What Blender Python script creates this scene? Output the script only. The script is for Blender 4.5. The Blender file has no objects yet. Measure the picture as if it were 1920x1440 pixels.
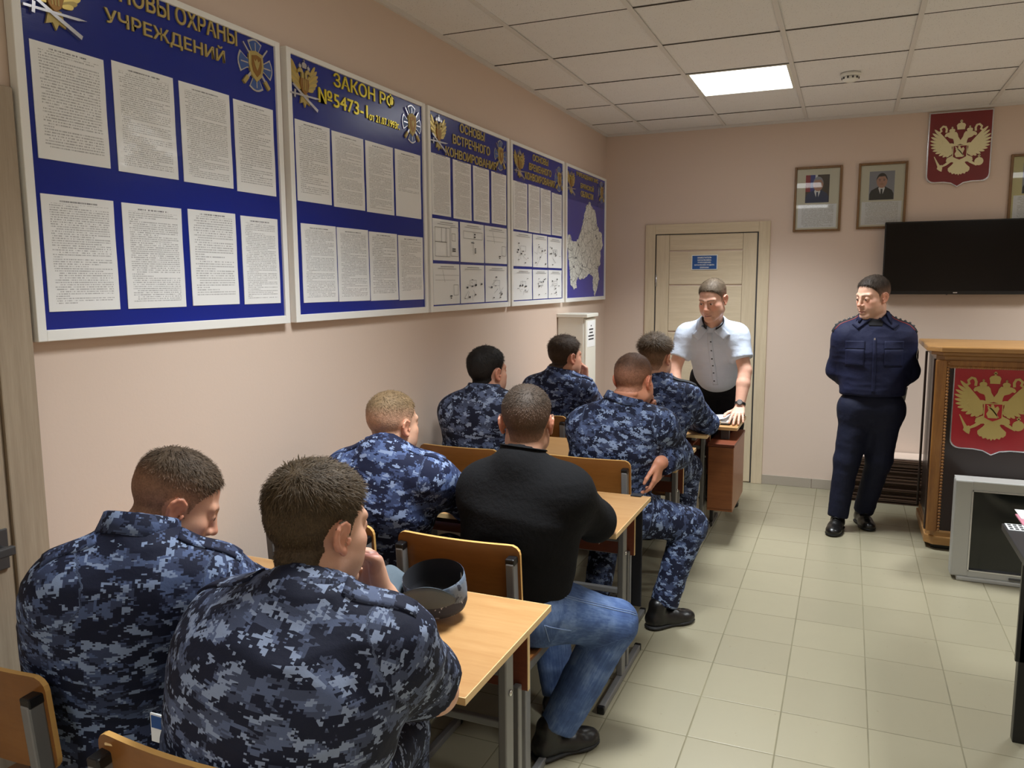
import bpy, bmesh, math, random
import numpy as np
from mathutils import Vector, Matrix
from mathutils.bvhtree import BVHTree

scene = bpy.context.scene
COL = scene.collection
PI = math.pi
rnd = random.Random(7)

# ------------------------------------------------------------------ materials
def srgb(r, g, b):
    f = lambda c: (c/255/12.92) if c/255 <= .04045 else ((c/255+.055)/1.055)**2.4
    return (f(r), f(g), f(b), 1)

class NT:
    """tiny helper around a node tree"""
    def __init__(self, mat):
        self.t = mat.node_tree; self.n = self.t.nodes; self.l = self.t.links
    def add(self, kind, **kw):
        nd = self.n.new(kind)
        for k, v in kw.items():
            if k == 'inp':
                for kk, vv in v.items():
                    if hasattr(vv, 'is_output'): self.l.new(vv, nd.inputs[kk])
                    else: nd.inputs[kk].default_value = vv
            else: setattr(nd, k, v)
        return nd
    def math(self, op, a, b=None, c=None):
        nd = self.n.new('ShaderNodeMath'); nd.operation = op
        for i, v in enumerate((a, b, c)):
            if v is None: continue
            if hasattr(v, 'is_output'): self.l.new(v, nd.inputs[i])
            else: nd.inputs[i].default_value = v
        return nd.outputs[0]
    def vmath(self, op, a, b=None):
        nd = self.n.new('ShaderNodeVectorMath'); nd.operation = op
        for i, v in enumerate((a, b)):
            if v is None: continue
            if hasattr(v, 'is_output'): self.l.new(v, nd.inputs[i])
            else: nd.inputs[i].default_value = v
        return nd.outputs[0]
    def mix(self, fac, a, b):
        nd = self.n.new('ShaderNodeMix'); nd.data_type = 'RGBA'
        for i, v in ((0, fac), (6, a), (7, b)):
            if hasattr(v, 'is_output'): self.l.new(v, nd.inputs[i])
            else: nd.inputs[i].default_value = v
        return nd.outputs[2]
    def ramp(self, fac, stops, interp='LINEAR'):
        nd = self.n.new('ShaderNodeValToRGB'); cr = nd.color_ramp; cr.interpolation = interp
        while len(cr.elements) < len(stops): cr.elements.new(.5)
        for e, (p, c) in zip(cr.elements, stops):
            e.position = p; e.color = c
        self.l.new(fac, nd.inputs[0]); return nd.outputs[0]
    def coord(self, which='Object'):
        return self.n.new('ShaderNodeTexCoord').outputs[which]
    def noise(self, vec, scale, detail=2, rough=.5, dim='3D'):
        nd = self.n.new('ShaderNodeTexNoise'); nd.noise_dimensions = dim
        self.l.new(vec, nd.inputs['Vector'])
        nd.inputs['Scale'].default_value = scale; nd.inputs['Detail'].default_value = detail
        nd.inputs['Roughness'].default_value = rough
        return nd.outputs[0]
    def mapping(self, vec, scale=(1,1,1), loc=(0,0,0), rot=(0,0,0)):
        nd = self.n.new('ShaderNodeMapping'); self.l.new(vec, nd.inputs[0])
        nd.inputs['Scale'].default_value = scale; nd.inputs['Location'].default_value = loc; nd.inputs['Rotation'].default_value = rot
        return nd.outputs[0]
    def bump(self, h, strength=.2, dist=.01):
        nd = self.n.new('ShaderNodeBump'); self.l.new(h, nd.inputs['Height'])
        nd.inputs['Strength'].default_value = strength; nd.inputs['Distance'].default_value = dist
        return nd.outputs[0]

def mat(name, col=(.8,.8,.8,1), rough=.5, metal=0., spec=.5, coat=0., emit=None, estr=0., alpha=None, sss=0.):
    m = bpy.data.materials.new(name); m.use_nodes = True
    b = m.node_tree.nodes['Principled BSDF']
    b.inputs['Base Color'].default_value = col; b.inputs['Roughness'].default_value = rough
    b.inputs['Metallic'].default_value = metal; b.inputs['Specular IOR Level'].default_value = spec
    b.inputs['Coat Weight'].default_value = coat; b.inputs['Coat Roughness'].default_value = .08
    if sss: b.inputs['Subsurface Weight'].default_value = sss; b.inputs['Subsurface Radius'].default_value = (.012,.005,.003); b.inputs['Subsurface Scale'].default_value = 1.
    if emit: b.inputs['Emission Color'].default_value = emit; b.inputs['Emission Strength'].default_value = estr
    return m
def bsdf(m): return m.node_tree.nodes['Principled BSDF']
def setin(m, name, sock): m.node_tree.links.new(sock, bsdf(m).inputs[name])

M = {}
def flat(key, rgb, **kw): M[key] = mat(key, srgb(*rgb), **kw); return M[key]

# plain ones
flat('white_frame', (238,238,234), rough=.4)
flat('white_plastic', (228,228,222), rough=.35)
flat('white_metal', (226,226,216), rough=.3, coat=.2)
flat('black_plastic', (14,14,16), rough=.35)
flat('black_rubber', (18,17,17), rough=.6)
flat('black_screen', (5,5,7), rough=.14, spec=.35)
flat('crt_glass', (24,27,26), rough=.1, spec=.5)
flat('steel_paint', (118,117,116), rough=.38, metal=.25)
flat('steel_dark', (74,74,75), rough=.4, metal=.3)
flat('chrome', (200,200,198), rough=.18, metal=1.)
flat('gold', (205,182,110), rough=.28, metal=.9)
flat('pale_gold', (232,224,182), rough=.3, metal=.35)
flat('matte_gold', (184,164,100), rough=.4, metal=.3)
flat('silver', (205,205,210), rough=.22, metal=.9)
flat('bronze', (150,110,60), rough=.35, metal=.6)
flat('emblem_red', (118,28,34), rough=.3, coat=.3)
flat('lectern_red', (160,24,36), rough=.35, coat=.3)
flat('label_blue', (30,78,140), rough=.4)
flat('cross_blue', (58,88,150), rough=.35)
flat('ink', (40,42,48), rough=.6)
flat('paper', (236,238,238), rough=.55)
flat('cream_paper', (222,218,196), rough=.5)
flat('pink_paper', (216,140,160), rough=.5)
flat('silver_plastic', (166,166,162), rough=.38, metal=.2)
flat('lectern_dark', (44,24,19), rough=.32, coat=.25)
flat('grout', (122,116,92), rough=.85)
flat('skin_paint', (196,150,128), rough=.6)
flat('suit_navy', (44,58,98), rough=.6)
flat('suit_black', (26,24,26), rough=.6)
flat('photo_gray', (150,152,162), rough=.5)
flat('photo_brown', (70,56,46), rough=.5)
flat('hair_paint', (46,36,30), rough=.6)
flat('flag_red', (160,50,60), rough=.5)
flat('flag_blue', (60,66,150), rough=.5)
flat('dark_desk', (40,41,44), rough=.4)
flat('cap_lining', (26,27,33), rough=.8)
flat('button_brown', (104,84,80), rough=.4)
flat('shoe_leather', (14,13,13), rough=.33)
flat('sole_rubber', (16,15,15), rough=.65)
flat('navy_cloth_dark', (11,13,24), rough=.8)
flat('red_piping', (130,32,34), rough=.6)
flat('eye_white', (215,208,200), rough=.2)
flat('iris', (58,52,46), rough=.2)
flat('belt_black', (18,17,18), rough=.4)

def wall_material(key, rgb):
    m = mat(key, srgb(*rgb), rough=.62, spec=.3); n = NT(m)
    c = n.coord('Object')
    a = n.noise(c, .8, 3, .6); b = n.noise(c, 90, 3, .6)
    col = n.mix(n.math('MULTIPLY', a, .35), srgb(*rgb), srgb(rgb[0]-10, rgb[1]-8, rgb[2]-4))
    setin(m, 'Base Color', col); setin(m, 'Normal', n.bump(b, .08, .004)); M[key] = m
wall_material('wall_paint', (216,196,180))

def ceiling_material():
    m = mat('ceiling_tile', srgb(205,200,190), rough=.9, spec=.1); n = NT(m); c = n.coord('Object')
    v = n.add('ShaderNodeTexVoronoi', inp={'Vector': c, 'Scale': 95.}).outputs[0]
    s = n.noise(c, 160, 2, .6); w = n.noise(c, 14, 2, .5)
    pits = n.math('MULTIPLY', n.math('LESS_THAN', v, .2), n.math('GREATER_THAN', s, .52))
    col = n.mix(pits, srgb(230,228,226), srgb(166,160,156))
    col2 = n.mix(n.math('MULTIPLY', w, .25), col, srgb(212,208,206))
    setin(m, 'Base Color', col2); setin(m, 'Normal', n.bump(n.math('SUBTRACT', s, pits), .25, .004)); M['ceiling_tile'] = m
ceiling_material()
flat('ceiling_bar', (214,210,206), rough=.6)
flat('gap_shade', (70,62,56), rough=.9)  # shade of the ceiling tile gaps put into a dark colour

FX, FY, FS = 1.4426, -3.5393, .3001
def floor_material():
    m = mat('floor_tile', srgb(200,193,165), rough=.3, spec=.5); n = NT(m); c = n.coord('Object')
    sx = n.add('ShaderNodeSeparateXYZ', inp={0: c})
    u = n.math('DIVIDE', n.math('SUBTRACT', sx.outputs[0], FX-30*FS), FS); v = n.math('DIVIDE', n.math('SUBTRACT', sx.outputs[1], FY-30*FS), FS)
    def edge(t):
        f = n.math('FRACT', t); return n.math('MINIMUM', f, n.math('SUBTRACT', 1., f))
    wob = n.math('MULTIPLY', n.math('SUBTRACT', n.noise(c, 14, 2), .5), .004)
    eu = n.math('ADD', edge(u), wob); ev = n.math('ADD', edge(v), wob)
    e = n.math('MINIMUM', eu, ev)
    g = n.math('LESS_THAN', e, .0085)
    cid = n.add('ShaderNodeCombineXYZ', inp={0: n.math('FLOOR', u), 1: n.math('FLOOR', v)})
    wn = n.add('ShaderNodeTexWhiteNoise', inp={'Vector': cid.outputs[0]}).outputs[0]
    base = n.mix(wn, srgb(145,138,116), srgb(151,144,121))
    mott = n.noise(c, 5, 4, .6)
    base = n.mix(n.math('MULTIPLY', mott, .4), base, srgb(136,130,108))
    # scuffs and grit
    sc = n.math('GREATER_THAN', n.noise(c, 42, 2, .5), .735)
    base = n.mix(n.math('MULTIPLY', sc, .5), base, srgb(120,110,90))
    dirt = n.math('MULTIPLY', n.noise(c, 3, 3), 1.)
    gcol = n.mix(dirt, srgb(84,78,58), srgb(136,129,102))
    setin(m, 'Base Color', n.mix(g, base, gcol))
    setin(m, 'Roughness', n.math('ADD', n.math('MULTIPLY', g, .4), n.math('ADD', .24, n.math('MULTIPLY', mott, .16))))
    hh = n.math('MINIMUM', n.math('MULTIPLY', e, 60.), 1.)
    setin(m, 'Normal', n.bump(hh, .35, .002)); M['floor_tile'] = m
floor_material()

def wood_material(key, a, b, axis='x', scale=1., rough=.4, coat=.15, band=14.):
    m = mat(key, srgb(*a), rough=rough, coat=coat); n = NT(m); c = n.coord('Object')
    s = {'x': (1.2,band,band), 'y': (band,1.2,band), 'z': (band,band,1.2)}[axis]
    mp = n.mapping(c, tuple(q*scale for q in s))
    f = n.noise(mp, 2.2, 6, .65); f2 = n.noise(n.mapping(c, tuple(q*scale*5 for q in s)), 3., 2, .5)
    f3 = n.noise(c, 1.6, 2, .5)
    k = n.math('ADD', n.math('MULTIPLY', f, .75), n.math('MULTIPLY', f2, .25))
    col = n.ramp(k, [(.3, srgb(*a)), (.5, srgb(*[int(.5*(x+y)) for x, y in zip(a, b)])), (.68, srgb(*b))])
    col = n.mix(n.math('MULTIPLY', f3, .2), col, srgb(*[int(x*.85) for x in a]))
    setin(m, 'Base Color', col); setin(m, 'Normal', n.bump(k, .06, .003)); M[key] = m
wood_material('desk_wood', (186,146,98), (166,122,75), 'x', rough=.36, coat=.1)
flat('desk_edge', (212,180,128), rough=.45)
wood_material('desk_dark', (124,62,34), (98,46,26), 'x', rough=.45)
wood_material('ply_wood', (132,86,40), (112,69,28), 'x', rough=.3, coat=.35, band=8.)
flat('ply_edge', (206,160,92), rough=.5)
wood_material('pedestal_wood', (150,92,50), (122,70,36), 'x', rough=.4)
wood_material('door_oak', (218,202,174), (198,180,150), 'z', rough=.5, coat=0., band=18.)
wood_material('door_oak_cross', (220,204,176), (200,182,152), 'x', rough=.5, coat=0., band=18.)
wood_material('grey_oak', (176,160,138), (150,134,114), 'z', rough=.55, coat=0., band=26.)
wood_material('lectern_trim', (164,112,52), (116,72,32), 'z', rough=.4, coat=.2, band=12.)
wood_material('lectern_top', (176,132,76), (140,98,52), 'x', rough=.4, coat=.2, band=12.)
wood_material('frame_wood', (136,100,58), (104,74,42), 'z', rough=.45, band=10.)
wood_material('slat_wood', (88,64,44), (48,33,24), 'x', rough=.6, coat=0., band=40.)
flat('slat_gap', (30,21,16), rough=.9)

def board_blue(key, a, b):
    m = mat(key, srgb(*a), rough=.22, spec=.45); n = NT(m); c = n.coord('Object')
    s = n.add('ShaderNodeSeparateXYZ', inp={0: c})
    rib = n.math('SINE', n.math('MULTIPLY', s.outputs[2], 2*PI/.006))
    wv = n.noise(n.mapping(c, (1, 3, 14)), 3, 2)
    setin(m, 'Base Color', n.mix(n.noise(c, 1.5, 2), srgb(*a), srgb(*b)))
    setin(m, 'Normal', n.bump(n.math('ADD', n.math('MULTIPLY', rib, .06), wv), .07, .003)); M[key] = m
board_blue('board_blue', (4,36,142), (4,30,128))
board_blue('map_blue', (62,66,166), (58,62,156))

def text_page(key, rows=46, dens=.5, top=.07, bottom=.06, ink=(122,124,128), short=.0):
    """laminated A4 page: rows of small broken strokes, in UV space of the page"""
    m = mat(key, srgb(238,240,240), rough=.2, spec=.5, coat=.7); bsdf(m).inputs['Coat Roughness'].default_value = .06; n = NT(m)
    uv = n.coord('UV'); s = n.add('ShaderNodeSeparateXYZ', inp={0: uv})
    rv = n.add('ShaderNodeObjectInfo').outputs['Random']
    u, v = s.outputs[0], s.outputs[1]
    row = n.math('FLOOR', n.math('MULTIPLY', v, float(rows))); fr = n.math('FRACT', n.math('MULTIPLY', v, float(rows)))
    seed = n.math('ADD', n.math('MULTIPLY', rv, 57.), n.math('MULTIPLY', row, 3.17))
    wn = n.add('ShaderNodeTexWhiteNoise', noise_dimensions='1D', inp={'W': seed})
    vec = n.add('ShaderNodeCombineXYZ', inp={0: n.math('MULTIPLY', u, 82.), 1: seed, 2: 0.})
    nz = n.noise(vec.outputs[0], 1., 2, .6)
    on = n.math('GREATER_THAN', nz, .47 + (.5-dens)*.2)
    inrow = n.math('MULTIPLY', n.math('GREATER_THAN', fr, .3), n.math('LESS_THAN', fr, .8))
    # right margin: now and then a row ends early (end of a paragraph) ; left indent for some
    endr = n.math('SUBTRACT', .92, n.math('MULTIPLY', n.math('GREATER_THAN', wn.outputs[0], .8), n.math('MULTIPLY', n.math('FRACT', n.math('MULTIPLY', wn.outputs[0], 91.)), .7)))
    beg = n.math('ADD', .1, n.math('MULTIPLY', n.math('LESS_THAN', wn.outputs[0], .16), .06))
    inside = n.math('MULTIPLY', n.math('MULTIPLY', n.math('LESS_THAN', u, endr), n.math('GREATER_THAN', u, beg)),
                    n.math('MULTIPLY', n.math('LESS_THAN', v, 1-top), n.math('GREATER_THAN', v, n.math('ADD', bottom, n.math('MULTIPLY', rv, short)))))
    f = n.math('MULTIPLY', n.math('MULTIPLY', on, inrow), inside)
    # centred heading
    hd = n.math('MULTIPLY', n.math('MULTIPLY', n.math('GREATER_THAN', v, 1-top+.012), n.math('LESS_THAN', v, 1-top+.026)),
                n.math('MULTIPLY', n.math('LESS_THAN', n.math('ABSOLUTE', n.math('SUBTRACT', u, .5)), .26), on))
    f = n.math('MAXIMUM', n.math('MULTIPLY', f, .62), hd)
    setin(m, 'Base Color', n.mix(f, srgb(238,240,240), srgb(*ink)))
    c = n.coord('Object')
    b = n.math('ADD', n.noise(c, 9, 2, .5), n.math('MULTIPLY', n.noise(c, 40, 2, .6), .18))
    setin(m, 'Normal', n.bump(b, .22, .006)); m.node_tree.links.new(n.bump(n.math('ADD', b, n.math('MULTIPLY', n.noise(c, 120, 2, .6), .10)), .35, .006), bsdf(m).inputs['Coat Normal']); M[key] = m
text_page('page_text', 50, .5)
text_page('page_text_short', 50, .5, short=.45)
text_page('page_dense', 58, .62, top=.03, bottom=.03, ink=(120,120,122))
text_page('page_caption', 26, .5, top=.05, bottom=.05, ink=(150,146,130))
text_page('page_list', 40, .5, top=.06, bottom=.1)

def map_material():
    m = mat('map_print', srgb(212,214,206), rough=.25); n = NT(m); c = n.coord('Object')
    v = n.add('ShaderNodeTexVoronoi', feature='DISTANCE_TO_EDGE', inp={'Vector': n.mapping(c, (1,1,1)), 'Scale': 30.}).outputs[0]
    v2 = n.add('ShaderNodeTexVoronoi', feature='DISTANCE_TO_EDGE', inp={'Vector': c, 'Scale': 11.}).outputs[0]
    sp = n.math('GREATER_THAN', n.noise(c, 120, 3, .7), .56)
    f = n.math('MAXIMUM', n.math('MULTIPLY', n.math('LESS_THAN', v, .05), .55), n.math('MULTIPLY', n.math('LESS_THAN', v2, .03), .8))
    f = n.math('MAXIMUM', f, n.math('MULTIPLY', sp, .5))
    setin(m, 'Base Color', n.mix(f, srgb(232,234,228), srgb(130,132,132))); M['map_print'] = m
map_material()

# ------------------------------------------------------------------ object helpers
def tag(o, label=None, cat=None, group=None, kind=None):
    if label: o['label'] = label
    if cat: o['category'] = cat
    if group: o['group'] = group
    if kind: o['kind'] = kind
    return o
def empty(name, loc=(0,0,0), rz=0.):
    o = bpy.data.objects.new(name, None); COL.objects.link(o)
    o.location = loc; o.rotation_euler = (0,0,rz); o.empty_display_size = .1
    return o
def link_mesh(name, me, mats, parent=None, smooth=False):
    for m in (mats if isinstance(mats, (list, tuple)) else [mats]): me.materials.append(M[m] if isinstance(m, str) else m)
    if smooth: me.polygons.foreach_set('use_smooth', [True]*len(me.polygons))
    o = bpy.data.objects.new(name, me); COL.objects.link(o)
    if parent:
        o.parent = parent
        if parent.parent is None: o.matrix_parent_inverse = parent.matrix_basis.inverted()
    return o
def copy_tree(o, parent=None):
    c = o.copy(); COL.objects.link(c)
    if parent is not None: c.parent = parent
    for ch in o.children: copy_tree(ch, c)
    return c

class MB:
    """mesh builder: collects boxes, tubes, prisms and so on into one mesh"""
    def __init__(s): s.bm = bmesh.new(); s.mi = 0
    def _fin(s, faces):
        for f in faces: f.material_index = s.mi
        return s
    def box(s, lo, hi, bev=0., seg=2, rot=None, piv=None):
        lo, hi = Vector(lo), Vector(hi); c = (lo+hi)/2; d = hi-lo
        mt = Matrix.Translation(c) @ Matrix.Diagonal((*d, 1))
        n0 = set(s.bm.faces)
        r = bmesh.ops.create_cube(s.bm, size=1., matrix=mt)
        if bev:
            es = list({e for v in r['verts'] for e in v.link_edges})
            bmesh.ops.bevel(s.bm, geom=es, offset=min(bev, min(d)*.49), segments=seg, profile=.5, affect='EDGES')
        nf = [f for f in s.bm.faces if f not in n0]
        if rot is not None:
            vs = {v for f in nf for v in f.verts}
            p = Vector(piv) if piv else c
            bmesh.ops.transform(s.bm, matrix=Matrix.Translation(p) @ rot.to_4x4() @ Matrix.Translation(-p), verts=list(vs))
        return s._fin(nf)
    def prism(s, poly, depth, frame=None, bev=0., seg=2):
        """poly in local x,y; extruded along local z by depth; frame = 4x4"""
        n0 = set(s.bm.faces)
        vs = [s.bm.verts.new((x, y, 0)) for x, y in poly]
        a = sum(poly[i][0]*poly[(i+1)%len(poly)][1]-poly[(i+1)%len(poly)][0]*poly[i][1] for i in range(len(poly)))
        f = s.bm.faces.new(vs if a > 0 else vs[::-1])
        r = bmesh.ops.extrude_face_region(s.bm, geom=[f])
        tv = [g for g in r['geom'] if isinstance(g, bmesh.types.BMVert)]
        bmesh.ops.translate(s.bm, verts=tv, vec=(0,0,depth))
        f.normal_flip() if depth > 0 else None
        if bev:
            top = [g for g in r['geom'] if isinstance(g, bmesh.types.BMFace)]
            es = [e for t in top for e in t.edges]
            bmesh.ops.bevel(s.bm, geom=es, offset=bev, segments=seg, profile=.5, affect='EDGES')
        nf = [q for q in s.bm.faces if q not in n0]
        if frame is not None:
            bmesh.ops.transform(s.bm, matrix=frame, verts=list({v for q in nf for v in q.verts}))
        return s._fin(nf)
    def tube(s, pts, r, n=10, caps=True, ell=None):
        """round tube along a polyline; r number or list"""
        pts = [Vector(p) for p in pts]; rs = r if isinstance(r, (list, tuple)) else [r]*len(pts)
        rings = []; up = None
        for i, p in enumerate(pts):
            t = (pts[min(i+1, len(pts)-1)]-pts[max(i-1, 0)]).normalized()
            if up is None:
                up = Vector((0,0,1)) if abs(t.z) < .9 else Vector((0,1,0))
            x = up.cross(t).normalized(); y = t.cross(x).normalized(); up = y
            ex, ey = ell if ell else (1, 1)
            rings.append([s.bm.verts.new(p + x*(math.cos(2*PI*k/n)*rs[i]*ex) + y*(math.sin(2*PI*k/n)*rs[i]*ey)) for k in range(n)])
        nf = []
        for a, b in zip(rings, rings[1:]):
            for k in range(n): nf.append(s.bm.faces.new((a[k], a[(k+1)%n], b[(k+1)%n], b[k])))
        if caps:
            nf.append(s.bm.faces.new(rings[0][::-1])); nf.append(s.bm.faces.new(rings[-1]))
        for f in nf: f.smooth = True
        return s._fin(nf)
    def cyl(s, a, b, r, r2=None, n=20):
        return s.tube([a, b], [r, r if r2 is None else r2], n)
    def lathe(s, prof, c=(0,0,0), n=24, axis='z'):
        rings = []; c = Vector(c)
        for r, h in prof:
            ring = []
            for k in range(n):
                x, y = math.cos(2*PI*k/n)*r, math.sin(2*PI*k/n)*r
                v = {'z': (x,y,h), 'x': (h,x,y), 'y': (y,h,x)}[axis]
                ring.append(s.bm.verts.new(c+Vector(v)))
            rings.append(ring)
        nf = []
        for a, b in zip(rings, rings[1:]):
            for k in range(n): nf.append(s.bm.faces.new((a[k], a[(k+1)%n], b[(k+1)%n], b[k])))
        nf.append(s.bm.faces.new(rings[0][::-1])); nf.append(s.bm.faces.new(rings[-1]))
        for f in nf: f.smooth = True
        return s._fin(nf)
    def sphere(s, c, r, n=16, scale=(1,1,1)):
        n0 = set(s.bm.faces)
        bmesh.ops.create_uvsphere(s.bm, u_segments=n, v_segments=n//2, radius=r, matrix=Matrix.Translation(c) @ Matrix.Diagonal((*scale, 1)))
        nf = [f for f in s.bm.faces if f not in n0]
        for f in nf: f.smooth = True
        return s._fin(nf)
    def quad(s, a, b, c, d):
        return s._fin([s.bm.faces.new([s.bm.verts.new(p) for p in (a, b, c, d)])])
    def mat(s, i): s.mi = i; return s
    def build(s, name, mats, parent=None):
        me = bpy.data.meshes.new(name); s.bm.to_mesh(me); s.bm.free()
        return link_mesh(name, me, mats, parent)

def rounded(w, h, r, n=5, x0=0., y0=0.):
    """rounded rectangle outline centred on x0,y0"""
    pts = []
    for cx, cy, a in ((w/2-r, h/2-r, 0), (-w/2+r, h/2-r, 90), (-w/2+r, -h/2+r, 180), (w/2-r, -h/2+r, 270)):
        for k in range(n+1):
            t = math.radians(a+90*k/n); pts.append((x0+cx+r*math.cos(t), y0+cy+r*math.sin(t)))
    return pts
def frame4(o, x, y, z):
    return Matrix(((x[0],y[0],z[0],o[0]),(x[1],y[1],z[1],o[1]),(x[2],y[2],z[2],o[2]),(0,0,0,1)))
LEFT = lambda o: frame4(o, (0,1,0), (0,0,1), (1,0,0))       # on the left wall: u = +y, v = +z, out = +x
BACK = lambda o: frame4(o, (1,0,0), (0,0,1), (0,-1,0))      # on the back wall: u = +x, v = +z, out = -y

def text_mesh(name, body, size, material, parent, frame, depth=.004, align='CENTER', bold=.0, fitw=None, fith=None, spacing=1.):
    cu = bpy.data.curves.new(name, 'FONT'); cu.body = body; cu.size = size; cu.align_x = align; cu.align_y = 'CENTER'
    cu.extrude = depth/2; cu.offset = bold; cu.space_line = spacing; cu.resolution_u = 3
    tmp = bpy.data.objects.new(name, cu); COL.objects.link(tmp)
    bpy.context.view_layer.update()
    me = bpy.data.meshes.new_from_object(tmp.evaluated_get(bpy.context.evaluated_depsgraph_get()))
    bpy.data.objects.remove(tmp)
    co = np.zeros(len(me.vertices)*3); me.vertices.foreach_get('co', co); co = co.reshape(-1, 3)
    lo, hi = co.min(0), co.max(0)
    sx = fitw/(hi[0]-lo[0]) if fitw else 1.; sy = fith/(hi[1]-lo[1]) if fith else (sx if fitw else 1.)
    mid = (lo+hi)/2
    if align == 'CENTER': co[:,0] -= mid[0]
    co[:,0] *= sx; co[:,1] = (co[:,1]-mid[1])*sy; co[:,2] += depth/2
    R = np.array(frame)[:3,:3]; t = np.array(frame)[:3,3]
    co = co@R.T+t
    me.vertices.foreach_set('co', co.ravel()); me.update()
    me.materials.clear()
    return link_mesh(name, me, material, parent)
# ------------------------------------------------------------------ camera
cam_d = bpy.data.cameras.new('camera'); cam = bpy.data.objects.new('camera', cam_d); COL.objects.link(cam)
cam_d.sensor_width = 36.; cam_d.lens = 36*1484.1343/1920; cam_d.clip_start = .05
CP = Vector((1.90951, -6.53023, 1.61976))
CR = ((0.92088526, 0.38980126, -0.00503246), (0.04496441, -0.11903148, -0.99187182), (-0.38723190, 0.91317385, -0.12714152))
r_, d_, f_ = CR
cam.matrix_world = Matrix(((r_[0], -d_[0], -f_[0], CP.x), (r_[1], -d_[1], -f_[1], CP.y), (r_[2], -d_[2], -f_[2], CP.z), (0,0,0,1)))
scene.camera = cam

# ------------------------------------------------------------------ the room
RX, RY, H = 5.0, -9.2, 2.8264
def struct(name, mb, mats, parent=None):
    o = mb.build(name, mats, parent)
    if parent is None: o['kind'] = 'structure'
    return o
struct('floor', MB().box((-.2, RY-.2, -.1), (RX+.2, .2, 0)), 'floor_tile')
struct('wall_left', MB().box((-.15, RY-.15, 0), (0, .15, H+.1)), 'wall_paint')
struct('wall_back', MB().box((0, 0, 0), (RX, .15, H+.1)), 'wall_paint')
struct('wall_right', MB().box((RX, RY, 0), (RX+.15, .15, H+.1)), 'wall_paint')
struct('wall_front', MB().box((0, RY-.15, 0), (RX, RY, H+.1)), 'wall_paint')
# ceiling: boards above a grid of bars
CX0, CY0, CSX, CSY = .3553, -.4419, .6, .6163
cl = MB(); xs = [0] + [CX0+CSX*k for k in range(8)] + [RX]; ys = [0] + [CY0-CSY*k for k in range(15)] + [RY]
xs = [x for x in xs if x <= RX]; ys = [y for y in ys if y >= RY]
lamps = [(1, 1), (5, 1), (1, 6), (5, 6), (1, 11), (5, 11)]
lamp_cells = {(1+i, 1+j) for i, j in [(a+0, b+0) for a, b in lamps]}
rc = random.Random(3)
for i in range(len(xs)-1):
    for j in range(len(ys)-1):
        if (i, j) in {(a+1, b+1) for a, b in lamps}: continue
        dz = rc.uniform(0, .004)
        cl.box((xs[i]+.004, ys[j+1]+.006, H+.001+dz), (xs[i+1]-.004, ys[j]-.006, H+.016+dz))
ceil = struct('ceiling', cl, ['ceiling_tile'])
g = MB()
for x in xs[1:-1]: g.box((x-.012, RY, H-.004), (x+.012, 0, H+.001), bev=.001)
struct('trim_1', g, 'ceiling_bar')
g = MB()
for y in ys[1:-1]: g.box((0, y-.004, H+.0005), (RX, y+.004, H+.0025))
struct('shade_strip', g, 'gap_shade')  # dark strips stand in for the thin shadow line between tile rows
struct('trim_3', MB().box((0, RY, H+.05), (RX, 0, H+.06)), 'gap_shade')
g = MB().box((0, RY, H-.018), (.016, 0, H+.002)).box((0, -.016, H-.018), (RX, 0, H+.002))
struct('trim_4', g, 'ceiling_bar')
# skirting tiles on the back wall and the left wall
g = MB(); g.box((1.326, -.009, 0), (1.70, 0, .077), bev=.002); x = 1.703
while x < RX-.02:
    g.box((x, -.009, 0), (min(x+.297, RX), 0, .077), bev=.002); x += .3
M['skirt_tile'] = mat('skirt_tile', srgb(168,158,144), rough=.35)
struct('baseboard_back', g, 'skirt_tile')
g = MB(); y = -.02
while y > -5.15:
    g.box((0, max(y-.297, -5.15), 0), (.009, y, .077), bev=.002); y -= .3
struct('baseboard_left', g, 'skirt_tile')

# ------------------------------------------------------------------ ceiling lights
def lamp_mat():
    m = mat('lamp_diffuser', srgb(255,255,255), rough=.5, emit=(.96, .985, 1., 1), estr=LAMP)
    M['lamp_diffuser'] = m
LAMP = 3.
WATT = 25.
SPREAD = 108.
lamp_mat()
def make_light(i, j, label):
    x0, x1 = CX0+CSX*i, CX0+CSX*(i+1); y1, y0 = CY0-CSY*j, CY0-CSY*(j+1)
    t = tag(empty('ceiling_light', ((x0+x1)/2, (y0+y1)/2, H)), label, 'ceiling light', 'square panel lights in the ceiling')
    f = MB()
    for lo, hi in (((x0+.012, y0+.004, H-.003), (x0+.03, y1-.004, H+.03)), ((x1-.03, y0+.004, H-.003), (x1-.012, y1-.004, H+.03)),
                   ((x0+.03, y0+.004, H-.003), (x1-.03, y0+.02, H+.03)), ((x0+.03, y1-.02, H-.003), (x1-.03, y1-.004, H+.03))):
        f.box(lo, hi)
    f.build('frame', 'white_metal', t)
    MB().box((x0+.03, y0+.02, H+.002), (x1-.03, y1-.02, H+.012)).build('diffuser', 'lamp_diffuser', t)
    ld = bpy.data.lights.new('lamp', 'AREA'); ld.shape = 'RECTANGLE'; ld.size = .54; ld.size_y = .57; ld.energy = WATT; ld.color = (.925, .972, 1.); ld.spread = math.radians(SPREAD)
    lo = bpy.data.objects.new('lamp', ld); COL.objects.link(lo); lo.location = ((x0+x1)/2, (y0+y1)/2, H-.001); lo.parent = t; lo.matrix_parent_inverse = t.matrix_basis.inverted()
make_light(1, 1, 'lit square ceiling panel above the man in the white shirt')
make_light(5, 1, 'lit square ceiling panel beyond the right side of the back wall shield')
make_light(1, 6, 'lit square ceiling panel above the nearest pair of seated men')
make_light(5, 6, 'lit square ceiling panel above the dark table at right')
make_light(1, 11, 'lit square ceiling panel behind the camera by the left wall')
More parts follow.
